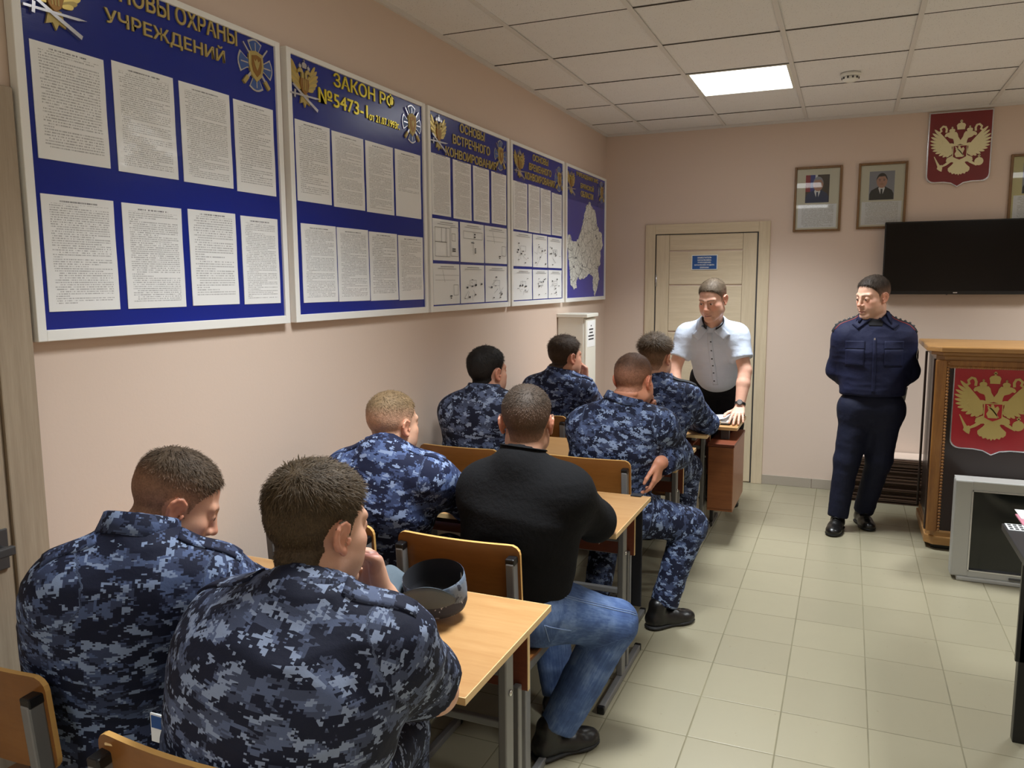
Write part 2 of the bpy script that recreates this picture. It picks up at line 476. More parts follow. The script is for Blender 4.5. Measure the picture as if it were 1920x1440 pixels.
make_light(5, 11, 'lit square ceiling panel behind the camera by the right wall')
t = tag(empty('smoke_detector', (1.859, -1.297, H)), 'small round white smoke detector on the ceiling beside the lit panel', 'smoke detector')
MB().lathe([(.056, 0), (.056, -.012), (.05, -.018)], (1.859, -1.297, H), 28).build('base', 'white_plastic', t)
MB().lathe([(.044, -.018), (.044, -.034), (.03, -.046), (.012, -.048)], (1.859, -1.297, H), 28).build('sensor_head', 'white_plastic', t)
k = MB()
for a in range(10):
    x, y = 1.859+.044*math.cos(a*PI/5), -1.297+.044*math.sin(a*PI/5); k.box((x-.005, y-.005, H-.033), (x+.005, y+.005, H-.022))
k.build('vent_slot', 'steel_dark', t)

# ------------------------------------------------------------------ doors
def door_back():
    x0, x1, z1 = .438, 1.230, 1.996
    d = MB()
    y0, y1 = -.012, .0
    d.mat(0).box((x0, y0, .008), (x0+.105, y1-.0, z1), bev=.002).box((x1-.105, y0, .008), (x1, y1, z1), bev=.002)
    d.mat(1)
    zs = [.008, .17, .185, .40, .415, .80, .812, 1.20, 1.212, 1.585, 1.597, 1.845, 1.857, z1]
    rails = [(.008, .40), (.413, .80), (.813, 1.205), (1.218, 1.585), (1.598, 1.86), (1.873, z1)]
    for a, b in rails: d.box((x0+.107, y0+.002, a), (x1-.107, y1, b), bev=.003)
    o = d.build('door_1', ['door_oak', 'door_oak_cross']); o['kind'] = 'structure'
    # handle and lock plate, hinges
    h = MB().box((x1-.062, -.018, .93), (x1-.04, -.012, 1.10), bev=.002); h.tube([(x1-.051, -.012, 1.03), (x1-.051, -.055, 1.03)], .008).tube([(x1-.051, -.052, 1.03), (x1-.17, -.052, 1.03)], .008)
    h.build('door_handle', 'steel_dark', o)
    hg = MB()
    for z in (.25, 1.58): hg.cyl((x0+.002, -.016, z), (x0+.002, -.016, z+.1), .006)
    hg.build('hinge', 'silver', o)
    c = MB().mat(0)
    c.box((.348, -.022, 0), (.428, 0, 2.082), bev=.003).box((1.242, -.022, 0), (1.326, 0, 2.082), bev=.003)
    c.mat(1).box((.428, -.0215, 2.004), (1.242, 0, 2.082), bev=.003)
    c.mat(2).box((.428, -.004, 0), (.438, 0, 2.004)).box((1.230, -.004, 0), (1.242, 0, 2.004)).box((.438, -.004, 1.996), (1.230, 0, 2.004))
    f = c.build('trim_5', ['door_oak', 'door_oak_cross', 'steel_dark']); f['kind'] = 'structure'
door_back()
t = tag(empty('door_sign', (.829, -.012, 1.772)), 'small blue office sign with white lettering on the oak door', 'sign')
MB().box((.727, -.017, 1.713), (.931, -.0125, 1.832), bev=.001).build('plate', 'white_plastic', t)
MB().box((.733, -.0185, 1.719), (.925, -.0172, 1.826)).build('face', 'label_blue', t)
for i, s in enumerate(['ЗАМЕСТИТЕЛЬ', 'НАЧАЛЬНИКА', 'УЧРЕЖДЕНИЯ-', 'НАЧАЛЬНИК ОТДЕЛА', 'ОХРАНЫ']):
    w = {0:.112, 1:.108, 2:.108, 3:.158, 4:.07}[i]
    text_mesh('lettering', s, .02, 'white_plastic', t, BACK((.829, -.0186, 1.810-i*.0195)), .0006, bold=.0006, fitw=w, fith=.0125)

# door on the left wall, only its edge in view
d = MB().mat(0).box((.0, -6.06, .008), (.03, -5.275, 2.03), bev=.002)
for z in (.5, 1.15, 1.7): d.box((.028, -5.95, z), (.033, -5.39, z+.012))
o = d.build('door_2', ['grey_oak']); o['kind'] = 'structure'
h = MB().box((.03, -5.335, .93), (.038, -5.285, 1.03), bev=.002).tube([(.036, -5.31, .985), (.08, -5.31, .985)], .009).box((.068, -5.43, .974), (.084, -5.298, .996), bev=.003)
h.build('door_handle', 'steel_dark', o)
c = MB().box((0, -5.258, 0), (.022, -5.166, 2.095), bev=.004).box((0, -6.17, 0), (.022, -6.075, 2.095), bev=.004).box((0, -6.075, 2.035), (.022, -5.258, 2.095), bev=.004)
c.box((0, -5.273, 0), (.012, -5.259, 2.04))
c.build('trim_6', 'grey_oak')['kind'] = 'structure'

# ------------------------------------------------------------------ emblems
def strip(pts, w0, w1=None):
    w1 = w0 if w1 is None else w1; L, Rr = [], []
    for i, p in enumerate(pts):
        a = pts[max(i-1, 0)]; b = pts[min(i+1, len(pts)-1)]
        dx, dy = b[0]-a[0], b[1]-a[1]; l = math.hypot(dx, dy) or 1; w = w0+(w1-w0)*i/(len(pts)-1)
        L.append((p[0]-dy/l*w/2, p[1]+dx/l*w/2)); Rr.append((p[0]+dy/l*w/2, p[1]-dx/l*w/2))
    return L+Rr[::-1]
def leaf(a, b, w):
    pts = [(a[0]+(b[0]-a[0])*t, a[1]+(b[1]-a[1])*t) for t in (0, .25, .55, .8, .93, 1.)]
    ws = [.5, .8, 1., .95, .6, .12]; dx, dy = b[0]-a[0], b[1]-a[1]; l = math.hypot(dx, dy)
    L = [(p[0]-dy/l*w*q/2, p[1]+dx/l*w*q/2) for p, q in zip(pts, ws)]; Rr = [(p[0]+dy/l*w*q/2, p[1]-dx/l*w*q/2) for p, q in zip(pts, ws)]
    return L+Rr[::-1]
def ellipse(cx, cy, a, b, n=16): return [(cx+a*math.cos(2*PI*k/n), cy+b*math.sin(2*PI*k/n)) for k in range(n)]
def crown(cx, y0, w, h):
    return [[(cx-w*.42, y0), (cx+w*.42, y0), (cx+w*.42, y0+h*.14), (cx+w*.5, y0+h*.45), (cx+w*.36, y0+h*.62), (cx+w*.14, y0+h*.68), (cx, y0+h*.72), (cx-w*.14, y0+h*.68), (cx-w*.36, y0+h*.62), (cx-w*.5, y0+h*.45), (cx-w*.42, y0+h*.14)],
            strip([(cx, y0+h*.68), (cx, y0+h)], w*.16), strip([(cx-w*.16, y0+h*.86), (cx+w*.16, y0+h*.86)], h*.1)]
def state_eagle():
    """unit-high two-headed eagle as (polygon, level) pairs: level lifts the overlapping layers"""
    U = lambda x, y: ((x-668)/980, (725-y)/980)
    out = []
    def both(poly, lv): out.append((poly, lv)); out.append(([(-x, y) for x, y in poly][::-1], lv))
    tips = [(1098,372),(1128,438),(1150,505),(1160,572),(1156,640),(1142,702),(1112,758),(1065,806),(1005,850),(940,880),(880,884),(838,852)]
    for i, tp in enumerate(tips):
        k = i/(len(tips)-1); b = (850-60*k, 640+150*k)
        both(leaf(U(*b), U(*tp), .050), 1.+.09*i)
    for i, tp in enumerate([(960,600),(1000,650),(1000,710),(965,760),(910,800),(860,815)]):
        both(leaf(U(800, 690+12*i), U(*tp), .062), 2.3+.08*i)
    both([U(*p) for p in ((668,660),(790,700),(840,640),(800,640),(770,650),(775,600),(790,560),(850,540),(885,510),(915,520),(930,495),(912,462),(862,440),(800,446),(745,436),(720,470),(705,530),(668,590))], 2.9)
    both(strip([U(*p) for p in ((905,440),(900,380),(920,335),(960,325),(1000,365),(985,410),(1015,430))], .036), 1.)
    both([U(*p) for p in ((700,870),(790,860),(875,905),(885,960),(830,985),(775,975),(740,1010),(700,960))], 2.6)
    out.append((strip([U(*p) for p in ((830,970),(890,1010),(955,1050))], .05, .03), 2.8)); out.append((strip([U(*p) for p in ((505,970),(450,1015),(385,1050))], .05, .03), 2.8))
    out.append((ellipse(*U(985,985), .074, .074), 3.)); out.append((strip([U(985,915), U(985,865)], .022), 3.)); out.append((strip([U(962,888), U(1008,888)], .02), 3.))
    out.append((strip([U(*p) for p in ((255,862),(310,980),(345,1050))], .012, .05), 3.)); out.append(([U(*p) for p in ((320,1040),(385,1015),(400,1080),(390,1140),(350,1120),(310,1085))], 3.1))
    tail = [(610,940),(726,940),(780,1020),(845,1085),(842,1130),(812,1165),(790,1160),(770,1195),(735,1180),(712,1205),(685,1190),(668,1220)]
    tail += [(1336-x, y) for x, y in tail[::-1][1:-2]] ; out.append(([U(*p) for p in tail], 2.2))
    for p in crown(0, U(0,400)[1], .15, .175): out.append((p, 3.2))
    for s in (-1, 1):
        for p in crown(s*.145, U(0,455)[1], .1, .115): out.append((p, 3.2))
    return out
def state_emblem_mesh(mb, frame, size, mi, th):
    mb.mat(mi)
    for poly, lv in state_eagle():
        mb.prism([(x*size, y*size) for x, y in poly], th*(.5+lv*.3), frame, bev=th*.12, seg=1)
    mb.mat(mi+1); sh = [(-.115, .04), (.115, .04), (.115, -.165), (.06, -.2), (0, -.225), (-.06, -.2), (-.115, -.165)]
    mb.prism([(x*size, y*size) for x, y in sh], th*1.62, frame)
    mb.mat(mi)
    sh2 = [(-.115, .04), (.115, .04), (.115, -.165), (.06, -.2), (0, -.225), (-.06, -.2), (-.115, -.165), (-.115,.04)]
    mb.prism([(x*size, y*size) for x, y in strip(sh2, .014)], th*1.75, frame)
    for poly in ([(-.06,-.17),(.055,-.17),(.05,-.10),(.075,-.03),(.055,.01),(.02,-.02),(0,.03),(-.03,.025),(-.03,-.02),(-.075,-.01),(-.06,-.06),(-.085,-.11)],
                 strip([(-.08,.02),(.0,-.06),(.07,-.16)], .016)):
        mb.prism([(x*size, y*size) for x, y in poly], th*1.9, frame)
def shield_outline(w, h, drop=.06):
    r = w*.12; pts = [(-w/2, h/2), (w/2, h/2)]
    pts = [(w/2, h/2), (-w/2, h/2), (-w/2, -h/2+r)]
    for k in range(1, 6):
        a = PI+k*PI/2/5; pts.append((-w/2+r+r*math.cos(a), -h/2+r+r*math.sin(a)))
    pts += [(-w*.22, -h/2), (-w*.1, -h/2-drop*.25), (0, -h/2-drop), (w*.1, -h/2-drop*.25), (w*.22, -h/2)]
    for k in range(0, 6):
        a = -PI/2+k*PI/2/5; pts.append((w/2-r+r*math.cos(a), -h/2+r+r*math.sin(a)))
    return pts
# coat of arms on the back wall
def wall_shield():
    cx, cz, w, h = 2.576, 2.552, .40, .49
    t = tag(empty('wall_emblem', (cx, 0, cz)), 'dark red shield with a gold two-headed eagle on the back wall', 'emblem')
    fr = BACK((cx, -.001, cz))
    MB().prism(shield_outline(w, h, .033), .018, fr, bev=.003).build('rim', 'silver', t)
    MB().prism(shield_outline(w-.018, h-.018, .033), .0195, fr).build('field', 'emblem_red', t)
    e = MB(); state_emblem_mesh(e, BACK((cx+.004, -.0206, cz-.008)), .375, 0, .005)
    e.build('eagle', ['pale_gold', 'emblem_red'], t)
wall_shield()

# ------------------------------------------------------------------ notice boards on the left wall
def fsin_eagle(name, frame, s, parent):
    """eagle with raised wings over crossed sword and rods: gold and silver relief"""
    m = MB().mat(0)
    tips = [(-.40,.42),(-.46,.34),(-.485,.25),(-.475,.16),(-.44,.07),(-.38,-.01),(-.31,-.08)]
    for i, tp in enumerate(tips):
        for sg in (1, -1):
            b = (-.12*sg, .06-.03*i); q = leaf(b, (tp[0]*sg, tp[1]), .082)
            m.mat(0 if i % 2 else 2).prism([(x*s, y*s) for x, y in (q if sg == 1 else q[::-1])], .003+.0004*i, frame, bev=.0006, seg=1)
    m.mat(0)
    for sg in (1, -1):
        m.prism([(x*sg*s, y*s) for x, y in ((-.02,.05),(-.1,.1),(-.09,.2),(-.16,.21),(-.21,.17),(-.22,.22),(-.15,.29),(-.08,.28),(-.02,.2))], .0075, frame)
    m.mat(3)
    for c in crown(0, .30, .16, .17)+crown(-.14, .29, .09, .1)+crown(.14, .29, .09, .1): m.prism([(x*s, y*s) for x, y in c], .008, frame)
    m.mat(1).prism([(x*s, y*s) for x, y in ((-.13,.1),(.13,.1),(.15,-.02),(.1,-.16),(0,-.24),(-.1,-.16),(-.15,-.02))], .0085, frame, bev=.002)
    m.mat(0)
    for sg in (-.06, 0, .06): m.prism([(x*s, y*s) for x, y in strip([(sg, .08), (sg*.8, -.14)], .02)], .0095, frame)
    m.mat(3).prism([(x*s, y*s) for x, y in [(-.5,-.285),(.34,-.255),(.5,-.22),(.36,-.215),(-.5,-.25)]], .0105, frame)
    m.prism([(x*s, y*s) for x, y in strip([(-.36,-.34),(-.34,-.18)], .05)], .011, frame)
    m.prism([(x*s, y*s) for x, y in strip([(-.40,-.08),(.02,-.3),(.40,-.48)], .045, .065)], .0098, frame)
    m.mat(0).prism([(x*s, y*s) for x, y in ((-.1,-.2),(.1,-.2),(.16,-.42),(.05,-.38),(0,-.48),(-.05,-.38),(-.16,-.42))], .006, frame)
    return m.build(name, ['matte_gold', 'bronze', 'gold', 'silver'], parent)
def cross_badge(name, frame, s, parent):
    m = MB()
    for k in range(4):
        a = k*PI/2
        def rot(p): return (s*(p[0]*math.cos(a)-p[1]*math.sin(a)), s*(p[0]*math.sin(a)+p[1]*math.cos(a)))
        arm = [(-.06,.05), (.06,.05), (.10,.25), (.20,.42)] + [(.20-.40*i/6, .42+.07*math.sin(PI*i/6)) for i in range(1, 6)] + [(-.20,.42), (-.10,.25)]
        inn = [(-.04,.08), (.04,.08), (.075,.25), (.155,.395)] + [(.155-.31*i/6, .395+.06*math.sin(PI*i/6)) for i in range(1, 6)] + [(-.155,.395), (-.075,.25)]
        m.mat(1).prism([rot(p) for p in arm], .004, frame, bev=.0008, seg=1)
        m.mat(0).prism([rot(p) for p in inn], .0052, frame)
        m.mat(1).prism([rot(p) for p in strip([(0,.22),(0,.42)], .025)], .006, frame)
    for sg in (-1, 1):
        m.mat(1).prism([(x*s, y*s) for x, y in strip([(-.34*sg, -.36), (.34*sg, .36)], .06, .03)], .0068, frame)
        m.mat(2).prism([(x*s, y*s) for x, y in strip([(-.36*sg, -.38), (-.24*sg, -.25)], .08)], .0074, frame)
    m.mat(2).prism([(x*s, y*s) for x, y in ((-.19,.23),(0,.27),(.19,.23),(.21,0),(.15,-.19),(0,-.31),(-.15,-.19),(-.21,0))], .0085, frame, bev=.002)
    m.mat(3).prism([(x*s, y*s) for x, y in ((-.13,.16),(0,.19),(.13,.16),(.14,0),(.10,-.13),(0,-.22),(-.10,-.13),(-.14,0))], .0098, frame)
    m.mat(2)
    for sg in (-1, 1): m.prism([(x*s*sg, y*s) for x, y in ((0,-.1),(.05,-.02),(.09,.1),(.04,.06),(.0,.12))], .0108, frame)
    return m.build(name, ['cross_blue', 'silver', 'matte_gold', 'bronze'], parent)

ZB0, ZB1 = 1.476, 2.458
def board(y0, y1, label, field='board_blue', titles=(), eagle=None, cross=None, tmat='matte_gold'):
    t = tag(empty('notice_board', (0, (y0+y1)/2, ZB0)), label, 'notice board', 'blue notice boards on the left wall')
    f = MB(); fw = .025; ft = .019
    f.box((.002, y0, ZB0), (.03, y0+fw, ZB1), bev=.002).box((.002, y1-fw, ZB0), (.03, y1, ZB1), bev=.002)
    f.box((.002, y0+fw, ZB0), (.0295, y1-fw, ZB0+.029), bev=.002).box((.002, y0+fw, ZB1-ft), (.0295, y1-fw, ZB1), bev=.002)
    f.build('frame', 'white_frame', t)
    MB().box((.003, y0+fw-.004, ZB0+fw-.004), (.0215, y1-fw+.004, ZB1-ft+.004)).build('panel', field, t)
    for s, yc, zc, w, h in titles:
        text_mesh('lettering', s, .06, tmat, t, LEFT((.0216, yc, zc)), .005, bold=.0008, fitw=w, fith=h)
    if eagle: fsin_eagle('eagle_emblem', LEFT((.0216, *eagle)), .178, t)
    if cross: cross_badge('cross_emblem', LEFT((.0216, *cross)), .175, t)
    return t
board(-5.158, -4.170, 'blue notice board at the door end with white sheets, titled ОСНОВЫ ОХРАНЫ УЧРЕЖДЕНИЙ',
      titles=[('ОСНОВЫ ОХРАНЫ', -4.655, 2.418, .55, .052), ('УЧРЕЖДЕНИЙ', -4.665, 2.345, .45, .056)], eagle=(-5.04, 2.345), cross=(-4.295, 2.352))
M['bright_gold'] = mat('bright_gold', srgb(222,202,60), rough=.25, metal=.6)
board(-4.136, -3.128, 'blue notice board titled ЗАКОН РФ in bright yellow letters',
      titles=[('ЗАКОН РФ', -3.625, 2.408, .45, .058), ('№5473-1', -3.782, 2.330, .335, .056), ('от 21.07.1993г.', -3.482, 2.313, .245, .03)], eagle=(-4.035, 2.350), cross=(-3.250, 2.343), tmat='bright_gold')
board(-3.104, -2.116, 'blue notice board titled ОСНОВЫ ВСТРЕЧНОГО КОНВОИРОВАНИЯ',
      titles=[('ОСНОВЫ', -2.606, 2.412, .30, .046), ('ВСТРЕЧНОГО', -2.612, 2.345, .45, .048), ('КОНВОИРОВАНИЯ', -2.610, 2.274, .62, .046)], eagle=(-2.992, 2.348), cross=(-2.240, 2.345))
board(-2.090, -1.134, 'blue notice board titled ОСНОВЫ ВРЕМЕННОГО КОНВОИРОВАНИЯ',
      titles=[('ОСНОВЫ', -1.590, 2.406, .28, .042), ('ВРЕМЕННОГО', -1.592, 2.343, .40, .044), ('КОНВОИРОВАНИЯ', -1.592, 2.281, .54, .047)], eagle=(-1.953, 2.337), cross=(-1.231, 2.327))
bm5 = board(-1.090, -.084, 'blue notice board in the far corner with a white district map', field='map_blue',
      titles=[('УЧРЕЖДЕНИЯ УИС', -.582, 2.410, .55, .038), ('БРЯНСКОЙ', -.588, 2.342, .33, .047), ('ОБЛАСТИ', -.591, 2.279, .31, .044)], eagle=(-.972, 2.336), cross=(-.207, 2.338))
MB().box((.0216, -1.056, 2.215), (.0222, -.118, 2.424)).build('title_band', 'board_blue', bm5)
mp = [(-0.53,2.237),(-0.468,2.207),(-0.376,2.178),(-0.34,2.108),(-0.273,2.026),(-0.184,2.006),(-0.159,1.919),(-0.224,1.866),(-0.221,1.766),(-0.285,1.727),(-0.248,1.64),(-0.302,1.577),(-0.365,1.509),(-0.418,1.578),(-0.411,1.652),(-0.516,1.688),(-0.616,1.657),(-0.732,1.639),(-0.808,1.657),(-0.844,1.616),(-0.832,1.576),(-0.898,1.565),(-0.971,1.599),(-0.989,1.673),(-1.008,1.751),(-1.027,1.84),(-1.055,1.894),(-1.035,1.961),(-0.976,1.959),(-0.958,1.92),(-0.886,1.918),(-0.794,1.939),(-0.739,2.0),(-0.683,2.084),(-0.627,2.158),(-0.589,2.208)]
rr = random.Random(5); mp2 = []
for a, b in zip(mp, mp[1:]+mp[:1]):
    for k in range(4):
        q = k/4; mp2.append((a[0]+(b[0]-a[0])*q+rr.uniform(-.011, .011)*(k > 0), a[1]+(b[1]-a[1])*q+rr.uniform(-.008, .008)*(k > 0)))
MB().prism([(y, z) for y, z in mp2], .003, LEFT((.0216, 0, 0))).build('map', 'map_print', bm5)
dm = MB()
for y, z in ((-.349,1.985),(-.327,1.968),(-.797,1.896),(-.855,1.8),(-.901,1.733),(-.707,1.747),(-.299,1.743)): dm.prism(ellipse(y, z, .011, .009, 10), .0006, LEFT((.0247, 0, 0)))
dm.build('map_marker', 'ink', bm5)

SHEET_GROUP = 'laminated sheets on the notice boards'
ORD = ['first', 'second', 'third', 'fourth']
def sheet(y0, z1, y1, z0, material, label, warp=0, draw=None):
    """laminated page: slightly bowed, UV over its face"""
    me = bpy.data.meshes.new('sheet'); nx, ny = 8, 10; vs = []; fs = []; uv = []
    r = random.Random(int((y0+9)*977)+int(z1*313)); ph = r.uniform(0, 6)
    for j in range(ny+1):
        for i in range(nx+1):
            u, v = i/nx, j/ny
            edge = max(abs(2*u-1), abs(2*v-1))
            x = .0225+.002*(.5+.5*math.sin(ph+u*5+v*3.1)*math.sin(ph*.7+v*7))
            vs.append((x, y0+(y1-y0)*u, z0+(z1-z0)*v))
    for j in range(ny):
        for i in range(nx):
            a = j*(nx+1)+i; fs.append((a, a+1, a+nx+2, a+nx+1))
    n = len(vs); nface = len(fs); rim = [i for i in range(nx+1)] + [nx+(nx+1)*j for j in range(1, ny+1)] + [ny*(nx+1)+i for i in range(nx-1, -1, -1)] + [(nx+1)*j for j in range(ny-1, 0, -1)]
    for q in rim: vs.append((.0218, vs[q][1], vs[q][2]))
    for q in rim: vs.append(vs[q])
    for k in range(len(rim)):
        k2 = (k+1) % len(rim); fs.append((n+len(rim)+k2, n+len(rim)+k, n+k, n+k2))
    me.from_pydata(vs, [], fs); ul = me.uv_layers.new(name='UVMap')
    for lp in me.loops:
        p = vs[lp.vertex_index]; ul.data[lp.index].uv = ((p[1]-y0)/(y1-y0), (p[2]-z0)/(z1-z0))
    mats = [M[material], M['ink']]
    o = link_mesh('sheet', me, mats, None, smooth=True)
    tag(o, label, 'sheet', SHEET_GROUP)
    if draw:
        d = MB(); w, h = y1-y0, z1-z0; F = LEFT((.0275, y0, z0))
        for x0, q0, x1, q1, th in draw: d.prism(strip([(x0*w, q0*h), (x1*w, q1*h)], th), .0003, F)
        d.build('plan_drawing', 'ink', o)
    return o
def rect_lines(a, b, c, d, t=.0016): return [(a,b,c,b,t), (c,b,c,d,t), (c,d,a,d,t), (a,d,a,b,t)]
B1 = [(-5.114,2.222,-4.902,1.936),(-4.876,2.229,-4.661,1.933),(-4.639,2.228,-4.427,1.931),(-4.409,2.222,-4.214,1.926),(-5.117,1.849,-4.901,1.551),(-4.874,1.848,-4.658,1.551),(-4.631,1.85,-4.425,1.553),(-4.4,1.847,-4.214,1.551)]
B2 = [(-4.095,2.216,-3.884,1.924),(-3.87,2.212,-3.651,1.921),(-3.636,2.212,-3.418,1.919),(-3.401,2.213,-3.174,1.92),(-4.082,1.843,-3.863,1.548),(-3.857,1.842,-3.633,1.547),(-3.626,1.838,-3.399,1.545),(-3.39,1.835,-3.165,1.542)]
B3 = [(-3.066,2.245,-2.868,1.952),(-2.838,2.244,-2.627,1.949),(-2.601,2.244,-2.396,1.952),(-2.364,2.243,-2.156,1.955),(-3.063,1.934,-2.786,1.731),(-2.764,1.936,-2.473,1.729),(-2.459,1.936,-2.152,1.729),(-3.066,1.715,-2.78,1.512),(-2.768,1.715,-2.472,1.512),(-2.457,1.715,-2.152,1.512)]
B4 = [(-2.048,2.229,-1.821,1.941),(-1.801,2.233,-1.601,1.938),(-1.589,2.232,-1.394,1.939),(-1.373,2.225,-1.172,1.941),(-2.052,1.928,-1.742,1.72),(-1.726,1.927,-1.463,1.718),(-1.448,1.924,-1.172,1.718),(-2.052,1.703,-1.743,1.512),(-1.727,1.702,-1.453,1.512),(-1.44,1.703,-1.172,1.512)]
for nm, B in (('ОСНОВЫ ОХРАНЫ', B1), ('ЗАКОН РФ', B2)):
    for i, b in enumerate(B):
        row = 'upper' if i < 4 else 'lower'
        k = 'page_text_short' if (nm == 'ЗАКОН РФ' and i in (3, 7)) else ('page_text' if i % 3 else 'page_list')
        sheet(*b, k, 'white text sheet, %s from left in the %s row of the %s board' % (ORD[i % 4], row, nm))
rp = random.Random(11)
for nm, B in (('ВСТРЕЧНОГО', B3), ('ВРЕМЕННОГО', B4)):
    for i, b in enumerate(B):
        if i < 4: sheet(*b, 'page_dense', 'tall text sheet, %s from left in the top row of the %s board' % (ORD[i], nm)); continue
        row, c = ('middle', i-4) if i < 7 else ('bottom', i-7)
        dr = []
        if nm == 'ВСТРЕЧНОГО' and i == 4:
            dr += rect_lines(.05,.1,.62,.8)+rect_lines(.05,.45,.3,.8)+rect_lines(.3,.45,.46,.8)+rect_lines(.66,.12,.95,.84)+[(.05,.45,.5,.45,.002),(.5,.1,.5,.8,.002),(.72,.3,.85,.3,.006),(.72,.25,.85,.25,.006)]+rect_lines(.7,.5,.84,.68)
        elif nm == 'ВСТРЕЧНОГО' and i == 5: dr += rect_lines(.1,.6,.9,.78)+[(.5,.55,.5,.2,.0015),(.55,.65,.6,.65,.008),(.55,.72,.6,.72,.008),(.42,.5,.55,.5,.004),(.57,.35,.62,.35,.006),(.57,.3,.62,.3,.006),(.57,.25,.62,.25,.006)]
        elif nm == 'ВСТРЕЧНОГО' and i in (6, 7): dr += [(.05,.72,.95,.72,.001),(.05,.6,.8,.6,.001),(.32,.85,.4,.55,.001)]+rect_lines(.74,.22,.92,.48)+[(.6,.2,.68,.2,.006),(.62,.15,.66,.15,.006)]
        else:
            for q in range(9):
                x, z = rp.uniform(.08, .85), rp.uniform(.1, .7); dr.append((x, z, x+.06, z, rp.choice((.003, .006, .009))))
            for q in range(6):
                x, z = rp.uniform(.25, .6), rp.uniform(.2, .6); dr.append((x, z, x+rp.uniform(-.2, .25), z+rp.uniform(-.2, .2), .001))
            dr += rect_lines(.35,.45,.62,.6, .001)
        dr += [(.25,.93,.75,.93,.002),(.15,.88,.85,.88,.0016)]
        sheet(*b, 'paper', 'white diagram sheet, %s from left in the %s row of the %s board' % (ORD[c], row, nm), draw=dr)
# ------------------------------------------------------------------ school desks
def curved_panel(name, w, h, r, t, sag, mats, parent, frame, n=20, edge_mi=1):
    """upright plywood panel with rounded corners, bowed backwards by sag at the middle"""
    vs, fs, mi = [], [], []
    def half(x):
        a = abs(x)-(w/2-r)
        return h/2 if a <= 0 else h/2-r+math.sqrt(max(r*r-a*a, 0))
    xs = [-w/2+w*(.5-.5*math.cos(PI*i/n)) for i in range(n+1)]
    for x in xs:
        q = sag*(1-(2*x/w)**2); hh = max(half(x), h/2-r+.0005)
        for y, z in ((q, hh), (q-t, hh), (q-t, -hh), (q, -hh)): vs.append((x, y, z))
    for i in range(n):
        a = 4*i; b = a+4
        for k in range(4):
            k2 = (k+1) % 4; fs.append((a+k, b+k, b+k2, a+k2)); mi.append(edge_mi if k in (0, 2) else 0)
    fs.append((0, 1, 2, 3)); mi.append(edge_mi); e = 4*n; fs.append((e+3, e+2, e+1, e)); mi.append(edge_mi)
    me = bpy.data.meshes.new(name); me.from_pydata([frame @ Vector(v) for v in vs], [], fs)
    me.polygons.foreach_set('material_index', mi); me.update()
    return link_mesh(name, me, mats, parent)

DW, DD, DH = 1.195, .525, .75
def make_desk(label):
    t = tag(empty('school_desk'), label, 'desk', 'two-seat school desks in a row along the wall')
    x, y = DW/2, DD/2
    d = MB().mat(0).box((-x, -y, DH-.018), (x, y, DH), bev=.002); top = d.build('tabletop', 'desk_wood', t)
    e = MB().box((-x-.001, -y-.0012, DH-.0175), (x+.001, -y+.001, DH-.0005)).box((x-.001, -y-.001, DH-.0175), (x+.0012, y+.001, DH-.0005)).box((-x-.0012, -y-.001, DH-.0175), (-x+.001, y+.001, DH-.0005)).box((-x-.001, y-.001, DH-.0175), (x+.001, y+.0012, DH-.0005))
    e.build('edge_band', 'desk_edge', top)
    for sx in (-1, 1):
        X = sx*(x-.085); f = MB()
        f.box((X-.013, -y+.125, 0), (X+.013, -y+.70, .028), bev=.004)                     # floor runner
        f.box((X-.0125, -y+.385, .028), (X+.0125, -y+.435, DH-.02), bev=.004)             # main post
        f.box((X-.010, -y+.475, .028), (X+.010, -y+.50, .52), bev=.003)                   # second post
        f.box((X-.0125, -y+.06, DH-.045), (X+.0125, y-.05, DH-.019), bev=.003)            # rail under the top
        lg = f.build('leg', 'steel_paint', t)
        MB().box((X-.0145, -y+.119, -.0), (X+.0145, -y+.14, .0295), bev=.004).build('end_cap', 'black_plastic', lg)
        MB().box((X-.0145, -y+.685, 0), (X+.0145, -y+.706, .0295), bev=.004).build('end_cap', 'black_plastic', lg)
        for z in (.54, .68):
            b = MB(); b.lathe([(.009, 0), (.009, .003), (.006, .006)], (X+.0125*sx, -y+.41, z), 14, 'x') if sx > 0 else b.lathe([(.006, -.006), (.009, -.003), (.009, 0)], (X+.0125*sx, -y+.41, z), 14, 'x')
            b.build('bolt', 'chrome', lg)
    MB().box((-x+.07, -y+.502, .50), (x-.06, -y+.518, DH-.019), bev=.001).build('modesty_panel', 'desk_dark', t)
    MB().box((x-.0605, -y+.5025, .50), (x-.0585, -y+.5175, DH-.02)).build('panel_edge', 'desk_edge', t)
    MB().box((-x+.10, -y+.40, .585), (x-.10, -y+.425, .61), bev=.003).build('crossbar', 'steel_paint', t)
    MB().box((-x+.10, -y+.13, .66), (x-.10, -y+.40, .672)).box((-x+.10, -y+.39, .612), (x-.10, -y+.402, DH-.019)).build('book_shelf', 'desk_dark', t)
    return t
desk = make_desk('light wood school desk with a camouflage cap lying on it')
desk.location = (.603, -4.8585, 0)
DESKS = [(-3.6785, 'light wood school desk in front of the man in the black fleece'),
         (-2.6375, 'light wood school desk, second back from the white shirt man'),
         (-1.7635, 'light wood school desk closest to the white shirt man')]
for y, lb in DESKS:
    c = copy_tree(desk); c.location = (.603, y, 0); c['label'] = lb

